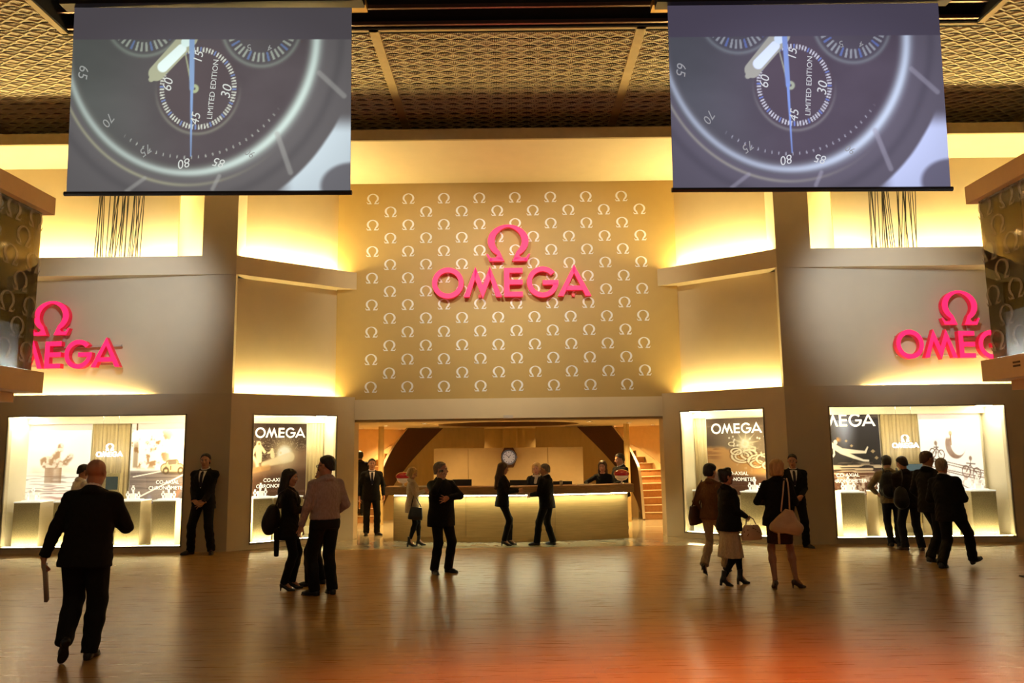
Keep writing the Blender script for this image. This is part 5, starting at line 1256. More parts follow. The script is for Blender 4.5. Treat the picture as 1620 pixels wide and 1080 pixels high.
H_blond = mat('blonde_hair', (0.46, 0.29, 0.11), 0.5, var=0.3, scale=40, stretch=(1, 1, 0.2)); H_grey = mat('grey_hair', (0.24, 0.20, 0.15), 0.5, var=0.3, scale=40, stretch=(1, 1, 0.2)); H_auburn = mat('auburn_hair', (0.10, 0.034, 0.012), 0.5, var=0.3, scale=40, stretch=(1, 1, 0.2))

def ik(a, t, l1, l2, pole):
    a = np.array(a, float); t = np.array(t, float); d = t-a; D = np.linalg.norm(d); m = (l1+l2)*0.999
    if D > m: t = a + d/D*m; d = t-a; D = m
    u = d/D; x = (l1*l1-l2*l2+D*D)/(2*D); h = math.sqrt(max(l1*l1-x*x, 1e-6)); p = np.array(pole, float); p = p-u*(p@u); p = p/(np.linalg.norm(p)+1e-9)
    return a+u*x+p*h, t
def frame_from(z, y):
    z = np.array(z, float); z /= np.linalg.norm(z); y = np.array(y, float); y = y-z*(y@z); y /= np.linalg.norm(y)+1e-9; x = np.cross(y, z); return np.stack([x, y, z], 1)
PERSONS = {}
def person(key, label, px, py, top, face, fem=False, hair='short', hairm=None, skin=None, top_c='jacket', top_m=None, bot='trousers', bot_m=None, shoe='dress', shoe_m=None,
           arms=None, legs=None, lean=(0, 0, 0), head=(0, 0, 0), pelvis=None, girth=1.0, hem=None, skirt=(0.46, 1.0), stockings=False, collar=None, vfront=False, tie=None, glasses=False, Y=None, z0=0.0, res=0.0105, height=None, jowl=0.0, hand=('relaxed', 'relaxed'), sleeve=1.0, beard=False, slim=1.0, hairvol=1.0, hands_dir=None, scarf=None):
    g = at_z(px, py, z0) if Y is None else Vector((at_y(px, 770, Y).x, Y, z0))
    hgt = (at_y(px, top, g.y).z - z0) if height is None else height
    hoff = 0.06 if shoe in ('pump', 'boot') else 0.0
    base_h = 1.775 + hoff                     # standing height of the unscaled figure
    sc_ = hgt/base_h*(1.0 if pelvis is None else 1.0)
    root = empty('person', tuple(g), math.radians(face), label, 'person')
    root.scale = (sc_, sc_, sc_)
    PERSONS[key] = root
    skin = skin or M_skin; top_m = top_m or BLACK; bot_m = bot_m or BLACK; shoe_m = shoe_m or M_shoeb; hairm = hairm or H_dark
    W = 0.185 if not fem else 0.158; HW = 0.092 if not fem else 0.088
    pel = np.array(pelvis if pelvis is not None else (0, 0, 0.93), float) + np.array((0, 0, hoff)); gi = girth
    Rt = rotz(math.radians(lean[2])) @ roty(math.radians(lean[1])) @ rotx(-math.radians(lean[0]))
    T = lambda x, y, z: pel + Rt @ np.array((x, y, z-0.93))
    legs = legs or {}; arms = arms or {}
    ankz = 0.08 if hoff == 0 else 0.137
    LG = {}
    for s, n in ((-1, 'L'), (1, 'R')):
        a = legs.get(n, {}); an = np.array(a.get('ankle', (s*0.10, 0.0, ankz)), float)
        hip = pel + rotz(math.radians(lean[2]*0.5)) @ np.array((s*HW, 0, -0.02))
        kn, an = ik(hip, an, 0.435, 0.425, a.get('pole', (s*0.15, 1, 0)))
        LG[n] = (hip, kn, an, a.get('yaw', -s*10), a.get('pitch', 0))
    AR = {}
    for s, n in ((-1, 'L'), (1, 'R')):
        sh = T(s*W, -0.005, 1.398); a = arms.get(n, {})
        w = np.array(a.get('wrist', (s*(W+0.075), 0.03, 0.885)), float) + np.array((0, 0, hoff))
        el, w = ik(sh, w, 0.285, 0.262, a.get('pole', (s*0.5, -1, -0.2)))
        hd = np.array(a.get('dir', tuple(w-el)), float); pn = np.array(a.get('palm', (-s, 0.25, 0)), float)
        AR[n] = (sh, el, w, hd, pn)
    hy, hp, ht = [math.radians(v) for v in head]
    Rh = Rt @ rotz(hy) @ roty(ht) @ rotx(-hp)
    nb = T(0, -0.012, 1.475); hc = T(0, -0.005 + 0.04*math.sin(hp), 1.638)
    pts = np.array([p for n in 'LR' for p in LG[n][:3]+AR[n][:3]] + [hc+0.2, hc-0.2, pel])
    lo, hi = pts.min(0)-0.2, pts.max(0)+0.2; lo[2] = min(lo[2], -0.03)
    # ---------- body: one continuous surface
    F = Field(lo, hi, res)
    k = 0.035
    if not fem: prof = [(0.84, .155, .105), (0.93, .165, .112), (1.06, .143*gi, .105*gi, .01), (1.2, .155*gi, .112*gi, .005), (1.32, .162, .112), (1.40, .150, .095), (1.46, .09, .07, -.01), (1.49, .06, .06, -.012)]
    else: prof = [(0.84, .160, .105), (0.93, .165, .110), (1.06, .120*gi, .088*gi, .01), (1.2, .130*gi, .10*gi, .012), (1.29, .140, .115, .018), (1.40, .130, .085), (1.46, .08, .062, -.01), (1.49, .052, .052, -.012)]
    F.rings([(p[0]-0.93,)+p[1:] for p in prof], pel, Rt, k)
    for n, s in (('L', -1), ('R', 1)):
        hip, kn, an, yw, pt = LG[n]
        F.cone(hip, kn, .078*slim, .050*slim, k); F.cone(kn, kn+(an-kn)*0.35, .050*slim, .052*slim, k); F.cone(kn+(an-kn)*0.35, an, .052*slim, .034, k)
        Rf = rotz(math.radians(yw)) @ rotx(-math.radians(pt)); dz = -0.04 if hoff == 0 else -0.095
        F.cone(an, an + Rf @ np.array((0, 0.10, dz)), .030, .020, 0.02)
        sh, el, w, hd, pn = AR[n]
        F.cone(T(s*0.04, -0.015, 1.445), sh, .045, .048, k); F.cone(sh, el, .050 if not fem else .043, .038 if not fem else .033, k); F.cone(el, w, .038 if not fem else .034, .026, 0.02)
        q = hd/np.linalg.norm(hd); F.cone(w, w+q*0.02, .026, .024, 0.015)
    add_head(F, hc, Rh, fem, jowl)
    F.cone(nb, hc + Rh @ np.array((0, -0.022, -0.06)), 0.057 if not fem else .048, 0.053 if not fem else .045, 0.025)
    V, Q = F.mesh(); V = relax(V, Q, 1, 0.35)
    mi = [np.zeros(len(Q), int)]; VV = [V]; QQ = [Q]; nV = len(V)
    for n, s, hk in (('L', -1, hand[0]), ('R', 1, hand[1])):
        sh, el, w, hd, pn = AR[n]; hv, hq = HANDS[hk]; hv = hv.copy(); hv *= 0.92 if fem else 1.0
        if s < 0: hv[:, 0] *= -1; hq = hq[:, ::-1]
        R = frame_from(hd, pn)
        # thumb towards the front / up
        tx = R[:, 0]*s
        VV.append(hv @ R.T + w); QQ.append(hq + nV); mi.append(np.zeros(len(hq), int)); nV += len(hv)
    Lc = (V-hc) @ Rh / 1.07; fc = Lc[Q].mean(1)
    mi[0][(np.abs(fc[:, 0]) < 0.023) & (fc[:, 1] > 0.078) & (fc[:, 2] > -0.0745) & (fc[:, 2] < -0.0535)] = 3
    for s in (1, -1):      # eyes: white balls with dark irises
        ev = []; eq = []
        c = hc + 1.07*Rh @ np.array((s*0.031, 0.0755, 0.008))
        for i in range(9):
            for j in range(12):
                th = PI*i/8; ph = 2*PI*j/12; ev.append(c + 0.0128*Rh @ np.array((math.sin(th)*math.cos(ph), math.cos(th), math.sin(th)*math.sin(ph))))
        for i in range(8):
            for j in range(12): eq.append((i*12+j, i*12+(j+1) % 12, (i+1)*12+(j+1) % 12, (i+1)*12+j))
        VV.append(np.array(ev)); QQ.append(np.array(eq)+nV); mi.append(np.array([1 if k < 24 else 2 for k in range(len(eq))])); nV += len(ev)
    me = fast_mesh('body', np.concatenate(VV), np.concatenate(QQ), True, np.concatenate(mi))
    for m_ in (skin, M_eye, M_eyew, M_lip): me.materials.append(m_)
    link('body', me, root)
    if hair and abs(face) > 60:
        mb = MB()
        for s in (1, -1): mb.path([tuple(hc + 1.07*Rh @ np.array(q)) for q in ((s*0.014, 0.0945, 0.026), (s*0.030, 0.0925, 0.031), (s*0.047, 0.081, 0.027))], [0.0035, 0.0042, 0.0025], 6)
        mb.build('eyebrows', hairm, root)
    # ---------- hair
    if hair:
        kk = (hair, hairvol)
        if kk not in HAIR: HAIR[kk] = hair_mesh(hair, hairvol)
        hv, hq = HAIR[kk]
        if hair == 'long':     # hair hangs straight down even when the head is bowed
            Rl = rotz(hy) if abs(hp) > 0.1 else np.eye(3)
            hw = 1.07*hv @ Rh.T
        else: hw = 1.07*hv @ Rh.T
        me = fast_mesh('hair', hw + hc, hq, True); me.materials.append(hairm); link('hair', me, root)
    if beard:
        F = Field(hc-0.2, hc+0.2, 0.008); P = lambda x, y, z: hc + Rh @ np.array((x, y, z))
        F.ell(P(0, 0.045, -0.082), (0.052, 0.052, 0.040), Rh, 0.01); F.plane(P(0, 0.09, -0.055), Rh @ np.array((0, 0.2, 1)))
        V, Q = F.mesh(); me = fast_mesh('beard', V, Q, True); me.materials.append(hairm); link('beard', me, root)
    # ---------- top garment
    gh = {'jacket': 0.79, 'shirt': 0.93, 'blouse': 0.88, 'coat': 0.66, 'cardigan': 0.76, 'short_jacket': 0.88}[top_c] if hem is None else hem
    tl = {'jacket': 1.0, 'shirt': 0.55, 'blouse': 0.4, 'coat': 1.0, 'cardigan': 0.8, 'short_jacket': 0.9}[top_c]
    a = 0.026*tl + 0.008
    F = Field(lo, hi, 0.0125)
    wst = 0.008 if top_c == 'jacket' else 0.0
    if not fem: prof = [(gh, .178*gi+a, .122*gi+a, 0), (0.93, .172*gi+a, .118*gi+a, 0), (1.06, .150*gi+a, .112*gi+a, .01), (1.2, .158*gi+a, .116*gi+a, .004), (1.32, .168+a, .118+a), (1.40, .165+a*.8, .105+a*.6), (1.455, .115, .085, -.01), (1.485, .074, .074, -.012)]
    else: prof = [(gh, .165*gi+a*1.2, .118*gi+a*1.2, 0), (0.93, .168*gi+a, .116*gi+a, 0), (1.06, .125*gi+a, .094*gi+a, .01), (1.2, .134*gi+a, .104*gi+a, .012), (1.29, .145+a, .122+a, .018), (1.40, .145+a*.8, .092+a*.6), (1.455, .098, .075, -.01), (1.48, .064, .064, -.012)]
    F.rings([(p[0]-0.93,)+p[1:] for p in prof], pel, Rt, 0.03, 2.3)
    ar = (0.058 if not fem else 0.050) + a*0.45
    def neck_ring(FF, r, dz, th):
        for i in range(14):
            b, c = 2*PI*i/14, 2*PI*(i+1)/14
            FF.cone(T(r*math.cos(b), r*math.sin(b)-.014, 1.487+dz-.030*math.sin(b)), T(r*math.cos(c), r*math.sin(c)-.014, 1.487+dz-.030*math.sin(c)), th, th, 0.012)
    if top_c != 'blouse': [neck_ring(F, (.074 if not fem else .064)+q[0], q[1], q[2]) for q in ((0, 0, .017), (.008, -.020, .021), (.018, -.040, .024))]
    for n, s in (('L', -1), ('R', 1)):
        sh, el, w, hd, pn = AR[n]
        F.cone(T(s*0.045, -0.014, 1.452), sh + Rt @ np.array((0, 0, 0.002)), .047, ar*0.96, 0.03); F.cone(sh, el, ar*0.96, ar*0.82, 0.03)
        we = w if sleeve >= 1 else el+(w-el)*max(0.05, (sleeve-0.5)*2)
        F.cone(el, we, ar*0.82, ar*0.64 if sleeve >= 1 else ar*0.75, 0.02, True)
    V, Q = F.mesh(); V = relax(V, Q, 2, 0.45)
    V = V + 0.0022*np.sin(V[:, 2:3]*70 + 5*np.sin(V[:, :1]*23))*np.array((1, 1, 0))
    me = fast_mesh('top', V, Q, True); me.materials.append(top_m)
    nm = {'jacket': 'jacket', 'shirt': 'shirt', 'blouse': 'blouse', 'coat': 'coat', 'cardigan': 'cardigan', 'short_jacket': 'jacket'}[top_c]
    link(nm, me, root)
    bvh = BVHTree.FromPolygons([tuple(v) for v in V], [tuple(int(i) for i in q) for q in Q])
    def on_front(x, z, off=0.006):
        o = T(x, 0.45, z); d = Rt @ np.array((0, -1, 0)); h = bvh.ray_cast(Vector(o), Vector(d))
        p = np.array(h[0]) if h[0] is not None else T(x, 0.12, z)
        return tuple(p - d*off)
    def front_patch(name, outline_rows, m, off, th=0.004):
        mb = MB(); P = []; F_ = []; n = 5
        for z, xa, xb in outline_rows:
            for j in range(n+1): P.append(on_front(xa+(xb-xa)*j/n, z, off))
        for z, xa, xb in outline_rows:
            for j in range(n+1): P.append(on_front(xa+(xb-xa)*j/n, z, off-th))
        r = len(outline_rows); N0 = r*(n+1)
        for i in range(r-1):
            for j in range(n):
                q = (i*(n+1)+j, i*(n+1)+j+1, (i+1)*(n+1)+j+1, (i+1)*(n+1)+j); F_.append(q); F_.append(tuple(N0+t for t in reversed(q)))
        mb.add(P, F_); return mb.build(name, m, root, True)
    if vfront:
        zt_, zb_ = 1.468, 1.16; nr = 9
        front_patch('shirt_front', [(zt_-(zt_-zb_)*i/nr, -0.062*(1-(i/nr)**1.3)-0.003, 0.062*(1-(i/nr)**1.3)+0.003) for i in range(nr+1)], SHIRT, 0.006)
        if tie is not None: front_patch('tie', [(zt_-0.01-(zt_-zb_-0.03)*i/nr, -0.014-0.012*(i > 0), 0.014+0.012*(i > 0)) for i in range(nr+1)], tie, 0.011)
    if collar is not None:
        F = Field(nb-0.13, nb+0.13, 0.007)
        neck_ring(F, .067 if not fem else .058, 0.022, .010)
        V, Q = F.mesh(); me = fast_mesh('collar', V, Q, True); me.materials.append(collar); link('shirt_collar', me, root)
    if scarf is not None:
        F = Field(nb-0.22, nb+0.2, 0.009); T2 = lambda x, y, z: nb + Rt @ np.array((x, y, z))
        for i in range(10):
            b = 2*PI*i/10; c = 2*PI*(i+1)/10; F.cone(T2(.075*math.cos(b), .075*math.sin(b), -.005), T2(.075*math.cos(c), .075*math.sin(c), -.005), .025, .025, 0.02)
        F.cone(T2(0, .085, -.03), T2(0.02, .13, -.15), .032, .045, 0.02); F.ell(T2(0, .10, -.04), (.035, .03, .03), None, .01)
        V, Q = F.mesh(); me = fast_mesh('scarf', V, Q, True); me.materials.append(scarf); link('scarf', me, root)
    if glasses:
        mb = MB()
        for s in (1, -1):
            mb.path([tuple(hc + Rh @ np.array((s*0.033+0.026*math.cos(t), 0.112, 0.004+0.019*math.sin(t)))) for t in np.linspace(0, 2*PI, 15)], 0.0035, 5)
            mb.path([tuple(hc + Rh @ np.array(p)) for p in ((s*0.058, 0.110, 0.008), (s*0.083, 0.06, 0.01), (s*0.086, -0.005, 0.008))], 0.0035, 5)
        mb.path([tuple(hc + Rh @ np.array(p)) for p in ((0.008, 0.113, 0.008), (-0.008, 0.113, 0.008))], 0.003, 5); mb.build('glasses', M_black, root)
    # ---------- lower garment
    F = Field(lo, hi, 0.0125)
    if bot == 'skirt':
        L, fl = skirt; zb = 0.93-L
        F.rings([(zb-0.93, .185*fl, .150*fl), (0.78-0.93, .178, .128), (0.90-0.93, .172, .120), (1.03-0.93, .130, .10)], pel, np.eye(3), 0.02, 2.2)
        if fl > 1.1:
            pass
    else:
        loose = {'trousers': 1.0, 'tights': 0.0, 'slim': 0.45, 'flare': 0.7}[bot]
        hp_ = 0.011+0.014*loose
        F.rings([(-0.09, .158*gi+hp_*.6, .110*gi+hp_*.6), (0.0, .162*gi+hp_*.6, .112*gi+hp_*.6), (0.10, .146*gi+hp_*.4, .104*gi+hp_*.4, .008), (0.13, .142*gi, .102*gi, .01)], pel, rotz(math.radians(lean[2]*0.5)) @ rotx(-math.radians(lean[0]*0.5)), 0.03, 2.3)
        for n, s in (('L', -1), ('R', 1)):
            hip, kn, an, yw, pt = LG[n]
            u = (an-kn)/np.linalg.norm(an-kn); end = an + u*(0.030 if loose > 0.4 else -0.03)
            r1, r2, r3 = (.080+hp_)*slim, (.053+hp_*(.9))*slim, (.036+hp_*1.45) if loose else .037
            if bot == 'flare': r3 = .078; r2 = .058
            F.cone(hip, kn, r1, r2, 0.035); F.cone(kn, kn+(end-kn)*0.35, r2, max(r2*0.97, r3), 0.03); F.cone(kn+(end-kn)*0.35, end, max(r2*0.97, r3) if bot != 'flare' else r2, r3, 0.03, True)
    if stockings:
        F3 = Field(lo, hi, 0.011)
        for n in 'LR':
            hip, kn, an, yw, pt = LG[n]; F3.cone(hip+(kn-hip)*.45, kn, .068*slim, .054*slim, .03); F3.cone(kn, kn+(an-kn)*.35, .054*slim, .056*slim, .03); F3.cone(kn+(an-kn)*.35, an, .056*slim, .038, .03)
        V, Q = F3.mesh(); V = relax(V, Q, 1, .4); me = fast_mesh('stockings', V, Q, True); me.materials.append(BLACK); link('stockings', me, root)
    V, Q = F.mesh(); V = relax(V, Q, 2, 0.45)
    if bot == 'skirt' and skirt[1] > 1.1:
        an = np.arctan2(V[:, 1]-pel[1], V[:, 0]-pel[0]); t = np.clip((0.93+hoff-V[:, 2])/skirt[0], 0, 1); V[:, :2] = pel[:2] + (V[:, :2]-pel[:2])*(1+0.06*t*np.sin(an*11))[:, None]
    elif bot in ('trousers', 'flare'):
        V = V + 0.003*np.sin(V[:, 2:3]*55 + 4*np.sin(V[:, :1]*30))*np.array((1, 1, 0))*np.clip((0.55-V[:, 2:3])*3, 0, 1)
    nm = 'skirt' if bot == 'skirt' else ('leggings' if bot == 'tights' else 'trousers')
    me = fast_mesh(nm, V, Q, True); me.materials.append(bot_m); link(nm, me, root)
    # ---------- shoes
    if shoe not in SHOE:
        V, Q = shoe_mesh(shoe); SHOE[shoe] = fast_mesh('shoe', V, Q, True); SHOE[shoe].materials.append(shoe_m)
    for n in 'LR':
        hip, kn, an, yw, pt = LG[n]
        o = bpy.data.objects.new('shoe', SHOE[shoe]); COL.objects.link(o); o.parent = root; o.location = tuple(an)
        o.rotation_euler = Matrix(rotz(math.radians(yw)) @ rotx(-math.radians(pt))).to_euler()
        if SHOE[shoe].materials[0] != shoe_m: o.material_slots[0].link = 'OBJECT'; o.material_slots[0].material = shoe_m
    root['h'] = hgt
    del root['h']
    root_info = dict(T=T, AR=AR, LG=LG, hc=hc, Rh=Rh, pel=pel, Rt=Rt, M=Matrix.Translation(g) @ Matrix.Rotation(math.radians(face), 4, 'Z') @ Matrix.Scale(sc_, 4))
    PERSONS[key] = root_info
    return root_info
def held(name, label, cat, key, mats, build_parts, group=None):
    """a thing carried by a figure, built in that figure's measure; stays a thing of its own"""
    M = PERSONS[key]['M']; r = empty(name, (0, 0, 0), 0, label, cat, group); r.matrix_world = M
    for pname, geo, m in build_parts:
        if isinstance(geo, MB): geo.build(pname, m, r, True)
        else:
            V, Q = geo.mesh(); me = fast_mesh(pname, relax(V, Q, 2, 0.4), Q, True); me.materials.append(m); link(pname, me, r)
    return r

# ================================================================== THE PEOPLE
CLASP = dict(L=dict(wrist=(-.085, .215, .915), dir=(.85, .25, -.35), palm=(0, -1, .2)), R=dict(wrist=(.085, .225, .945), dir=(-.85, .2, -.35), palm=(0, -1, .2)))
# 1 the man walking away in front
person('bald', 'bald person in a dark suit walking away in front, brochures in hand', 134, 1043, 727, 10, hair=None, skin=M_skin2, top_m=BLACK, hem=.80, collar=SHIRT, girth=1.10,
       arms=dict(R=dict(wrist=(.10, .30, 1.19), pole=(.75, -.5, -.65)), L=dict(wrist=(-.40, .0, .89), pole=(-.6, -1, 0), dir=(-.10, .05, -1))), legs=dict(L=dict(ankle=(-.13, -.15, .205), yaw=34, pitch=56), R=dict(ankle=(.03, .02, .08), yaw=-4)),
       pelvis=(-.04, 0, .945), lean=(2, 3, 0), slim=1.14, head=(-6, 4, 0), hand=('grip', 'relaxed'), res=0.009, jowl=.008)
# 2 young man at the left window
person('window_youth', 'young person in a white shirt bending to the left front showcase, behind the bald walker', 121, 886, 742, -38, top_c='shirt', top_m=SHIRT, lean=(10, 0, 0), head=(-12, 8, 0), Y=13.9, height=1.66, arms=dict(R=dict(wrist=(.10, .38, 1.12)), L=dict(wrist=(-.1, .36, 1.1))), sleeve=1.0)
# 3 guard on the left
person('guard_left', 'person in a black suit and tie standing with clasped hands against the left pillar', 319, 876, 717, 178, top_m=BLACK, collar=SHIRT, vfront=True, tie=TIEM, arms=CLASP, legs=dict(L=dict(ankle=(-.17, 0, .08), yaw=22), R=dict(ankle=(.19, .03, .08), yaw=-35)), head=(8, 0, 0), skin=M_skin)
# 4, 5, 6 the three talking
person('backpack_woman', 'long haired person in black with a round bag on the back, talking', 455, 933, 741, -82, fem=True, hair='long', top_c='coat', hem=.70, bot='slim', shoe='pump', arms=dict(R=dict(wrist=(.07, .33, 1.16), pole=(.5, -.6, -1)), L=dict(wrist=(-.06, .34, 1.15), pole=(-.5, -.6, -1))), head=(-8, 6, 0), hand=('grip', 'grip'), legs=dict(L=dict(ankle=(-.09, .05, .137)), R=dict(ankle=(.08, -.04, .137))))
person('sage_man', 'bearded person in a sage shirt standing behind the person in the pink shirt', 507, 925, 746, 88, top_c='shirt', top_m=SAGE, beard=True, arms=dict(L=dict(wrist=(-.09, .33, 1.10), pole=(-.9, -.6, -.6)), R=dict(wrist=(.12, .34, 1.12))), head=(0, 4, 0), height=1.63, legs=dict(L=dict(ankle=(-.09, .14, .08), yaw=12), R=dict(ankle=(.1, .02, .08))))
person('pink_man', 'person in a pale pink shirt and glasses seen from behind in the talking trio', 512, 941, 720, 42, top_c='shirt', top_m=PINKSH, hem=.955, glasses=True, girth=1.10, arms=dict(L=dict(wrist=(-.285, .10, .88), pole=(-.5, -1, -.2)), R=dict(wrist=(.21, .17, .99), pole=(.55, -1, 0), dir=(-.6, .5, -.6))), head=(30, 5, 0), legs=dict(L=dict(ankle=(-.10, .06, .08), yaw=30), R=dict(ankle=(.11, -.02, .08), yaw=-6)))
# 7, 8 at the left of the lobby
person('stairs_man', 'dark clothed person going up the first steps of the left staircase', 569, 822, 713, 12, Y=20.42, z0=LZ/14+0.001, top_c='coat', hem=.72, legs=dict(L=dict(ankle=(-.09, .02, .08)), R=dict(ankle=(.09, .0, .08))), skin=M_skin2, girth=1.15)
person('guard_lobby', 'person in an open black suit and dark tie standing at the left lobby entrance', 588, 849, 725, -166, Y=17.45, top_m=BLACK, collar=SHIRT, vfront=True, tie=TIEM, legs=dict(L=dict(ankle=(-.13, .04, .08), yaw=38), R=dict(ankle=(.11, -.02, .08), yaw=-12)), head=(4, -3, 0), arms=dict(L=dict(wrist=(-.28, .06, .90)), R=dict(wrist=(.28, .06, .90))))
# 9 blonde at the counter
person('blonde_counter', 'blonde person in a cream cardigan and black boots looking at a phone by the counter', 652, 860, 739, -78, Y=15.38, fem=True, hair='bob', hairm=H_blond, top_c='cardigan', top_m=CREAM, hem=.72, bot='tights', shoe='boot', arms=dict(R=dict(wrist=(.09, .29, 1.22), pole=(.4, -.5, -1)), L=dict(wrist=(-.05, .31, 1.23), pole=(-.4, -.5, -1))), head=(0, 24, 0), hand=('grip', 'grip'), legs=dict(L=dict(ankle=(-.08, .17, .137), yaw=0), R=dict(ankle=(.07, -.06, .137), yaw=0)), girth=1.12)
# 10 man on the phone
person('phone_man', 'grey haired person in a long dark coat holding a phone to the ear', 698, 906, 730, -140, hair='short', hairm=H_grey, top_c='coat', hem=.74, girth=1.16, jowl=.01, arms=dict(R=dict(wrist=(.135, .165, 1.50), pole=(.9, .5, -1), dir=(-.25, -.25, 1), palm=(-.8, -.5, 0)), L=dict(wrist=(.04, .25, 1.20), pole=(-1, .5, -.4), palm=(.1, -1, .1))), head=(36, 0, 0), hand=('relaxed', 'grip'), legs=dict(L=dict(ankle=(-.12, .03, .08), yaw=18), R=dict(ankle=(.12, -.02, .08), yaw=-15)))
# 11 long haired visitor
person('hair_woman', 'person with very long brown hair and black suit leaning at the counter middle', 799, 858, 730, -80, Y=15.33, fem=True, hair='long', hairm=H_brown, top_c='jacket', hem=.80, bot='slim', shoe='pump', arms=dict(R=dict(wrist=(.10, .28, 1.13), pole=(.5, -.8, -1)), L=dict(wrist=(-.05, .33, 1.14), pole=(-.5, -.8, -1))), head=(4, 6, 0), legs=dict(L=dict(ankle=(-.06, .10, .137), yaw=6), R=dict(ankle=(.06, -.04, .137), yaw=-4)), pelvis=(0, -.07, .915), lean=(3, 0, 0))
# 12 blonde receptionist
person('receptionist_blonde', 'blonde receptionist with a cream scarf standing behind the counter', 849, 830, 737, 176, fem=True, hair='bob', hairm=H_blond, scarf=CREAM, Y=16.9, height=1.66, pelvis=(0, -.06, .80), lean=(6, 0, 0), legs=dict(L=dict(ankle=(-.1, .02, .08)), R=dict(ankle=(.1, .02, .08))), arms=dict(R=dict(wrist=(.15, .40, 1.05)), L=dict(wrist=(-.12, .42, 1.05))), head=(-10, 4, 0), skin=M_skin, shoe='dress')
# 13 visitor in dark suit
person('counter_man', 'person in a dark suit facing the blonde receptionist across the counter', 865, 858, 733, 62, Y=15.30, hair='short', hairm=H_grey, collar=SHIRT, arms=dict(L=dict(wrist=(-.12, .34, 1.09), pole=(-.5, -.8, -1)), R=dict(wrist=(.08, .36, 1.10), pole=(.5, -.8, -1))), lean=(4, 0, 0), head=(16, 3, 0), legs=dict(L=dict(ankle=(-.13, .20, .08), yaw=22), R=dict(ankle=(.10, -.08, .08), yaw=-6)), girth=1.05)
# 14, 15 behind the counter by the stairs
person('receptionist_long', 'long haired receptionist in black reaching over the counter near the stairs', 954, 830, 733, 172, fem=True, hair='long', hairm=H_brown, top_c='blouse', Y=17.15, height=1.66, pelvis=(0, -.05, .82), lean=(6, 0, 0), legs=dict(L=dict(ankle=(-.1, .02, .08)), R=dict(ankle=(.1, .02, .08))), arms=dict(R=dict(wrist=(.34, .34, 1.03), pole=(1, -.3, 0)), L=dict(wrist=(-.13, .38, 1.02))), head=(-8, 2, 0), shoe='dress')
person('desk_man', 'dark haired person in a suit standing behind the counter end lamp', 984, 830, 724, 118, collar=SHIRT, Y=17.5, height=1.70, arms=dict(L=dict(wrist=(-.12, .36, 1.06)), R=dict(wrist=(.10, .38, 1.08))), lean=(4, 0, 0), head=(-10, 8, 0))
# 16, 17 two women with handbags
person('tan_woman', 'person in a tan jacket and pale flared trousers walking with a brown shoulder bag', 1131, 909, 730, -42, fem=True, hair='mop', hairm=H_dark, top_c='short_jacket', top_m=TAN, hem=.86, bot='flare', bot_m=BEIGE, shoe='pump', legs=dict(L=dict(ankle=(-.06, -.22, .20), yaw=4, pitch=28), R=dict(ankle=(.07, .26, .14), yaw=-4, pitch=-4)), pelvis=(0, 0, .905), head=(-8, 0, 0), girth=1.1)
person('skirt_woman', 'person with pinned up hair, black jacket and cream pleated skirt', 1158, 926, 739, -72, fem=True, hair='updo', top_c='short_jacket', hem=.80, bot='skirt', bot_m=CREAM, skirt=(.54, 1.18), stockings=True, shoe='boot', girth=1.18, legs=dict(L=dict(ankle=(-.06, .20, .137), yaw=0), R=dict(ankle=(.06, -.17, .155), yaw=-4, pitch=8)), pelvis=(0, 0, .915), head=(-6, -2, 0), arms=dict(R=dict(wrist=(.13, .24, 1.0), pole=(.6, -1, -.3)), L=dict(wrist=(-.12, .25, 1.05))), hand=('grip', 'grip'))
# 18, 19 blonde visitor and guard on the right
person('blonde_back', 'blonde person in a black jacket and short brown skirt seen from behind', 1238, 931, 725, -8, fem=True, hair='bob', hairm=H_blond, skin=M_skin2, top_c='short_jacket', hem=.82, bot='skirt', bot_m=BROWN, skirt=(.36, .96), shoe='pump', shoe_m=M_shoebr, girth=1.15, legs=dict(L=dict(ankle=(-.10, -.03, .137), yaw=6), R=dict(ankle=(.20, .05, .137), yaw=-62)), head=(18, 4, 3), arms=dict(L=dict(wrist=(-.10, .28, 1.12), pole=(-1, -.3, -.8)), R=dict(wrist=(.10, .28, 1.10), pole=(1, -.5, -.8))))
person('guard_right', 'person in a black suit and tie standing at the right pillar facing the blonde visitor', 1256, 860, 718, 168, Y=14.55, collar=SHIRT, vfront=True, tie=TIEM, arms=dict(L=dict(wrist=(-.10, .24, .98), dir=(.7, .35, -.4), palm=(0, -1, 0)), R=dict(wrist=(.12, .22, .96), dir=(-.7, .3, -.4), palm=(0, -1, 0))), legs=dict(L=dict(ankle=(-.16, .04, .08), yaw=42), R=dict(ankle=(.15, 0, .08), yaw=-20)), head=(-14, 6, 0))
# 20, 21 two young men at the right window
person('backpack_man', 'young person in a khaki jacket with a black backpack at the right showcase', 1409, 861, 720, -18, Y=14.5, hair='mop', top_c='short_jacket', top_m=KHAKI, hem=.84, bot='slim', bot_m=DENIM, lean=(3, -3, 0), head=(-4, 14, 0), arms=dict(L=dict(wrist=(-.24, .26, 1.02), pole=(-1, -.6, -.2)), R=dict(wrist=(.10, .30, 1.18))), legs=dict(L=dict(ankle=(-.06, .02, .08)), R=dict(ankle=(.07, -.03, .08))))
person('brown_coat_man', 'young person in a dark brown coat leaning beside the backpack wearer at the right window', 1437, 866, 721, 2, Y=13.95, hair='short', top_c='coat', top_m=OLIVE, hem=.80, bot_m=DENIM, shoe_m=M_shoebr, lean=(3, -6, 0), head=(14, 10, 0), arms=dict(L=dict(wrist=(-.08, .32, 1.16)), R=dict(wrist=(.12, .30, 1.10))), legs=dict(L=dict(ankle=(-.12, .05, .08), yaw=28), R=dict(ankle=(.14, -.06, .08), yaw=-20)))
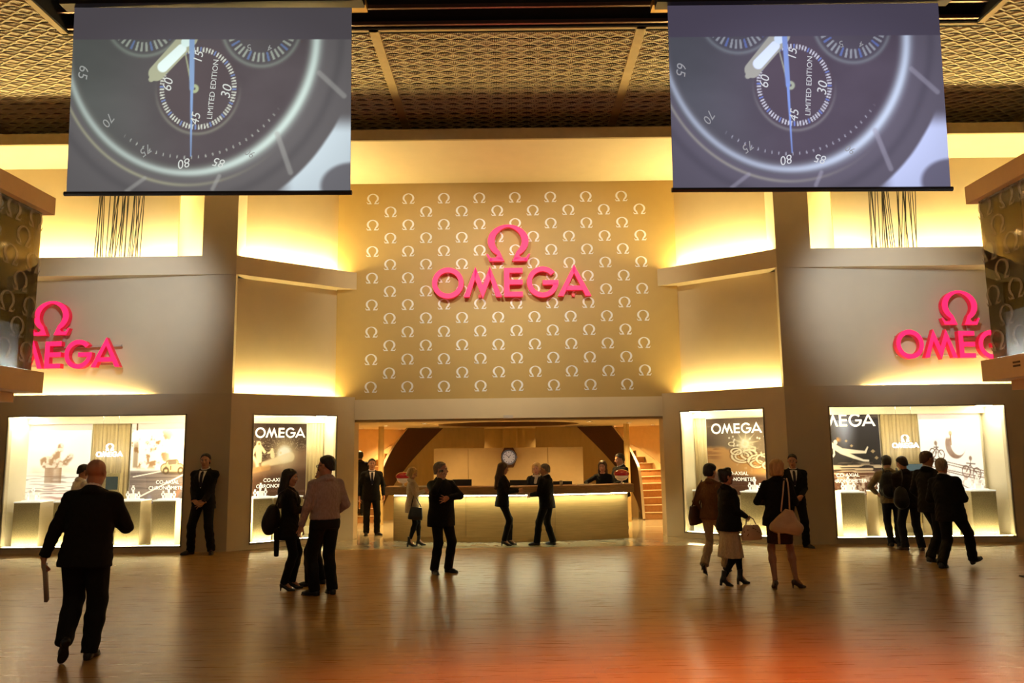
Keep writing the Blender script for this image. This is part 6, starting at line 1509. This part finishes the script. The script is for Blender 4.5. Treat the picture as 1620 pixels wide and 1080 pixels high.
# 22, 23 two men walking right
person('glasses_man', 'person in glasses and dark suit walking right behind the grey haired walker', 1479, 887, 710, -62, hair='short', hairm=H_brown, glasses=True, collar=SHIRT, skin=M_skin2, legs=dict(L=dict(ankle=(-.08, .28, .10), yaw=4, pitch=-8), R=dict(ankle=(.08, -.22, .09), yaw=-4, pitch=6)), pelvis=(0, .02, .90), head=(-18, 6, 0), arms=dict(R=dict(wrist=(.26, -.05, .90)), L=dict(wrist=(-.24, .22, .95))))
person('grey_man', 'grey haired person in a dark suit striding right with one shoe toe raised', 1508, 898, 717, -58, hair='short', hairm=H_grey, collar=SHIRT, legs=dict(L=dict(ankle=(-.07, -.18, .085), yaw=6, pitch=2), R=dict(ankle=(.07, .46, .115), yaw=-10, pitch=-20)), pelvis=(0, .05, .865), lean=(-3, -4, 0), head=(12, 4, 0), arms=dict(R=dict(wrist=(.10, .30, 1.10), pole=(.7, -1, -.6)), L=dict(wrist=(-.2, .25, 1.0))), girth=1.12)

# ------------------------------------------------------------------ what they carry
def fld(lo, hi, h=0.009): return Field(lo, hi, h)
P = PERSONS
# brochures in the bald walker's hand
w = P['bald']['AR']['L'][2]
mb = MB()
for k in range(3):
    o = np.array((-0.012*k, 0.006*k, 0)); c = w + np.array((0.02, 0.0, -0.06)) + o
    d = np.array((0.10, 0.02, -0.99)); d /= np.linalg.norm(d); sx = np.array((-0.25, 0.968, 0.0)); nn = np.cross(d, sx)
    p = [c - sx*0.075, c + sx*0.075, c + sx*0.075 + d*0.33, c - sx*0.075 + d*0.33]
    mb.hexa([tuple(q - nn*0.004) for q in p] + [tuple(q + nn*0.004) for q in p])
held('brochure_bundle', 'folded white brochures hanging from the bald walker\'s left hand', 'brochure', 'bald', None, [('sheets', mb, mat('brochure_paper', (0.28, 0.22, 0.17), 0.6))])
# round bag of the long haired woman
F = fld((-.3, -.55, .75), (.3, 0, 1.5)); F.ell((.03, -.25, 1.08), (.15, .12, .22), None, .02); F.ell((.05, -.30, 1.0), (.13, .11, .17), None, .05)
mb = MB()
for s in (-.1, .1): mb.path([(s*1.1, -.20, 1.26), (s*1.2, -.14, 1.46), (s*1.2, -.02, 1.535), (s*1.3, .10, 1.46), (s*1.4, .135, 1.3)], .014, 6)
held('round_bag', 'large round black bag on the long haired talker\'s back', 'bag', 'backpack_woman', None, [('pouch', F, cloth('bag_black', (0.012, 0.012, 0.012), 0.6)), ('strap', mb, M_shoeb)])
F = fld((-.25, -.4, .3), (.3, 0.1, 1.0)); F.rings([(-.22, .09, .035), (-.1, .085, .04), (.12, .06, .045), (.2, .04, .04)], (.09, -.17, .74), rotz(.2), .02)
held('draped_coat', 'dark folded coat hanging below the round bag', 'coat', 'backpack_woman', None, [('cloth', F, BLACK)])
def phone(key, arm, lab):
    a = P[key]['AR'][arm]; w = a[2]; d = a[3]/np.linalg.norm(a[3]); c = w + d*0.10 + np.array((0, 0.02, 0.025))
    R = frame_from(d, a[4]); mb = MB(); mb.box(-.034, .034, .018, .027, -.05, .09, lambda x, y, z: tuple(w + d*0.07 + R @ np.array((x, y, z))))
    sc2 = MB(); sc2.box(-.030, .030, .0271, .028, -.042, .082, lambda x, y, z: tuple(w + d*0.07 + R @ np.array((x, y, z))))
    held('phone', lab, 'phone', key, None, [('casing', mb, M_shoeb), ('display', sc2, mat('phone_glow', (.1, .1, .1), .2, emit=(.9, .95, 1), strength=.25))])
phone('backpack_woman', 'R', 'small phone held out by the long haired talker with the round bag')
phone('blonde_counter', 'R', 'small dark phone held by the blonde person in the cream cardigan')
phone('phone_man', 'R', 'dark phone at the ear of the grey haired person in the long coat')
# dark handbag of the blonde at the counter
F = fld((-.1, -.2, .55), (.45, .45, 1.2)); F.rings([(-.17, .07, .17), (-.1, .075, .175), (.12, .04, .13)], (.235, .07, .80), rotx(-.12), .02, 3)
mb = MB(); mb.path([(.235, -.04, .92), (.22, .0, 1.1), (.20, .03, 1.24), (.22, .10, 1.1), (.235, .19, .92)], .011, 6)
held('handbag', 'dark green leather handbag hanging from the arm of the blonde in the cream cardigan', 'handbag', 'blonde_counter', None, [('pouch', F, mat('green_black_leather', (.014, .018, .016), .3)), ('handle', mb, M_shoeb)])
# brown shoulder bag
F = fld((-.55, -.45, .65), (.1, .35, 1.3)); F.rings([(-.17, .07, .18), (-.05, .085, .19), (.14, .05, .15)], (-.27, -.06, .98), rotx(.1), .03, 2.5)
mb = MB(); mb.path([(-.26, -.20, 1.08), (-.20, -.10, 1.40), (-.165, .0, 1.525), (-.2, .06, 1.35), (-.26, .08, 1.08)], .013, 6)
held('handbag', 'dark brown shoulder bag of the person in the tan jacket', 'handbag', 'tan_woman', None, [('pouch', F, mat('brown_bag', (.07, .028, .012), .45)), ('handle', mb, M_brown)])
# dotted handbag
F = fld((0.0, -.15, .55), (.55, .75, 1.2)); F.rings([(-.12, .07, .17), (-.05, .085, .185), (.05, .075, .16), (.11, .05, .12)], (.20, .27, .83), np.eye(3), .03, 2.3)
mb = MB(); mb.path([(.20, .17, .92), (.19, .20, 1.03), (.18, .26, 1.07), (.19, .32, 1.03), (.20, .37, .92)], .009, 6)
dots = MB(); rr = random.Random(4)
Vv, Qq = F.mesh()
for k in range(44):
    i = rr.randrange(len(Vv)); p = Vv[i]
    c = np.array((.20, .27, .83)); n_ = (p-c)/np.array((.085, .185, .13))**2; n_ /= np.linalg.norm(n_); u = Vector(n_).orthogonal().normalized(); v2 = Vector(n_).cross(u)
    dots.add([tuple(Vector(p+n_*0.003) + u*math.cos(t)*.010 + v2*math.sin(t)*.010) for t in np.linspace(0, 2*PI, 7)[:-1]] , [tuple(range(6))])
held('handbag', 'cream handbag with dark dots hanging from the hand of the person in the pleated skirt', 'handbag', 'skirt_woman', None, [('pouch', F, mat('cream_leather', (.60, .44, .28), .45)), ('handle', mb, M_brown), ('dots', dots, mat('dot_print', (.16, .06, .02), .5))])
# slouchy cream bag
F = fld((-.25, -.55, .60), (.5, 0.05, 1.35)); F.rings([(-.13, .20, .09), (-.07, .215, .10), (.05, .16, .085), (.16, .08, .05), (.20, .055, .04)], (.06, -.26, .93), roty(.22), .03, 2.2)
F.ell((.16, -.27, .88), (.12, .09, .07), None, .05); F.ell((-.06, -.27, .88), (.10, .085, .08), None, .05)
mb = MB()
for s in (-.045, .045): mb.path([(.05+s*1.3, -.26, 1.10), (.08+s, -.20, 1.30), (.11+s*.6, -.10, 1.50), (.125+s*.4, .0, 1.545), (.135+s*.5, .09, 1.48), (.14+s*.5, .125, 1.34)], .011, 6)
tl = MB(); tl.box(-.085, -.055, -.345, -.335, .66, .90)
held('handbag', 'large slouchy cream shoulder bag on the back of the blonde in the short skirt', 'handbag', 'blonde_back', None, [('pouch', F, mat('cream_soft_leather', (.52, .36, .21), .5, bump=.3, scale=14)), ('handle', mb, mat('cream_soft_leather', (.52, .36, .21))), ('loose_strap', tl, mat('cream_soft_leather', (.52, .36, .21)))])
# backpack
F = fld((-.35, -.55, .75), (.35, .0, 1.6)); F.ell((-.06, -.235, 1.18), (.165, .105, .25), None, .02); F.ell((-.06, -.315, 1.09), (.125, .07, .13), None, .03); F.ell((-.06, -.22, 1.36), (.12, .09, .09), None, .03)
mb = MB()
for s in (-1, 1): mb.path([(s*.10-.06, -.20, 1.34), (s*.125, -.11, 1.47), (s*.13, -.01, 1.515), (s*.14, .10, 1.45), (s*.16, .15, 1.28), (s*.2, .08, 1.06), (s*.15-.03, -.14, 1.0)], .018, 6)
lp = MB(); lp.path([(-.10, -.24, 1.44), (-.09, -.25, 1.49), (-.03, -.25, 1.49), (-.02, -.24, 1.44)], .009, 6)
held('backpack', 'black backpack worn by the young person in the khaki jacket', 'backpack', 'backpack_man', None, [('pouch', F, cloth('bag_black', (0.012, 0.012, 0.012))), ('strap', mb, M_shoeb), ('grab_loop', lp, M_shoeb)])
# shoulder bag of the coat wearer
F = fld((-.6, -.45, .60), (.05, .25, 1.35)); F.ell((-.24, -.16, 1.0), (.13, .12, .21), None, .02); F.ell((-.25, -.19, .92), (.14, .12, .13), None, .04)
mb = MB(); mb.path([(-.24, -.20, 1.18), (-.20, -.17, 1.36), (-.13, -.04, 1.52), (-.14, .09, 1.47), (-.18, .13, 1.33), (-.25, .0, 1.15)], .014, 6)
held('shoulder_bag', 'black shoulder bag on the person in the dark brown coat', 'bag', 'brown_coat_man', None, [('pouch', F, cloth('bag_black', (0.012, 0.012, 0.012))), ('strap', mb, M_shoeb)])
w = P['brown_coat_man']['AR']['L'][2]
mb = MB(); mb.box(-.06, .06, -.004, .004, -.02, .16, lambda x, y, z: tuple(w + np.array((0.0, .05, .05)) + rotz(.5) @ rotx(-.6) @ np.array((x, y, z))))
held('leaflet', 'small white leaflet in the hand of the person in the dark brown coat', 'leaflet', 'brown_coat_man', None, [('sheet', mb, SHIRT)])
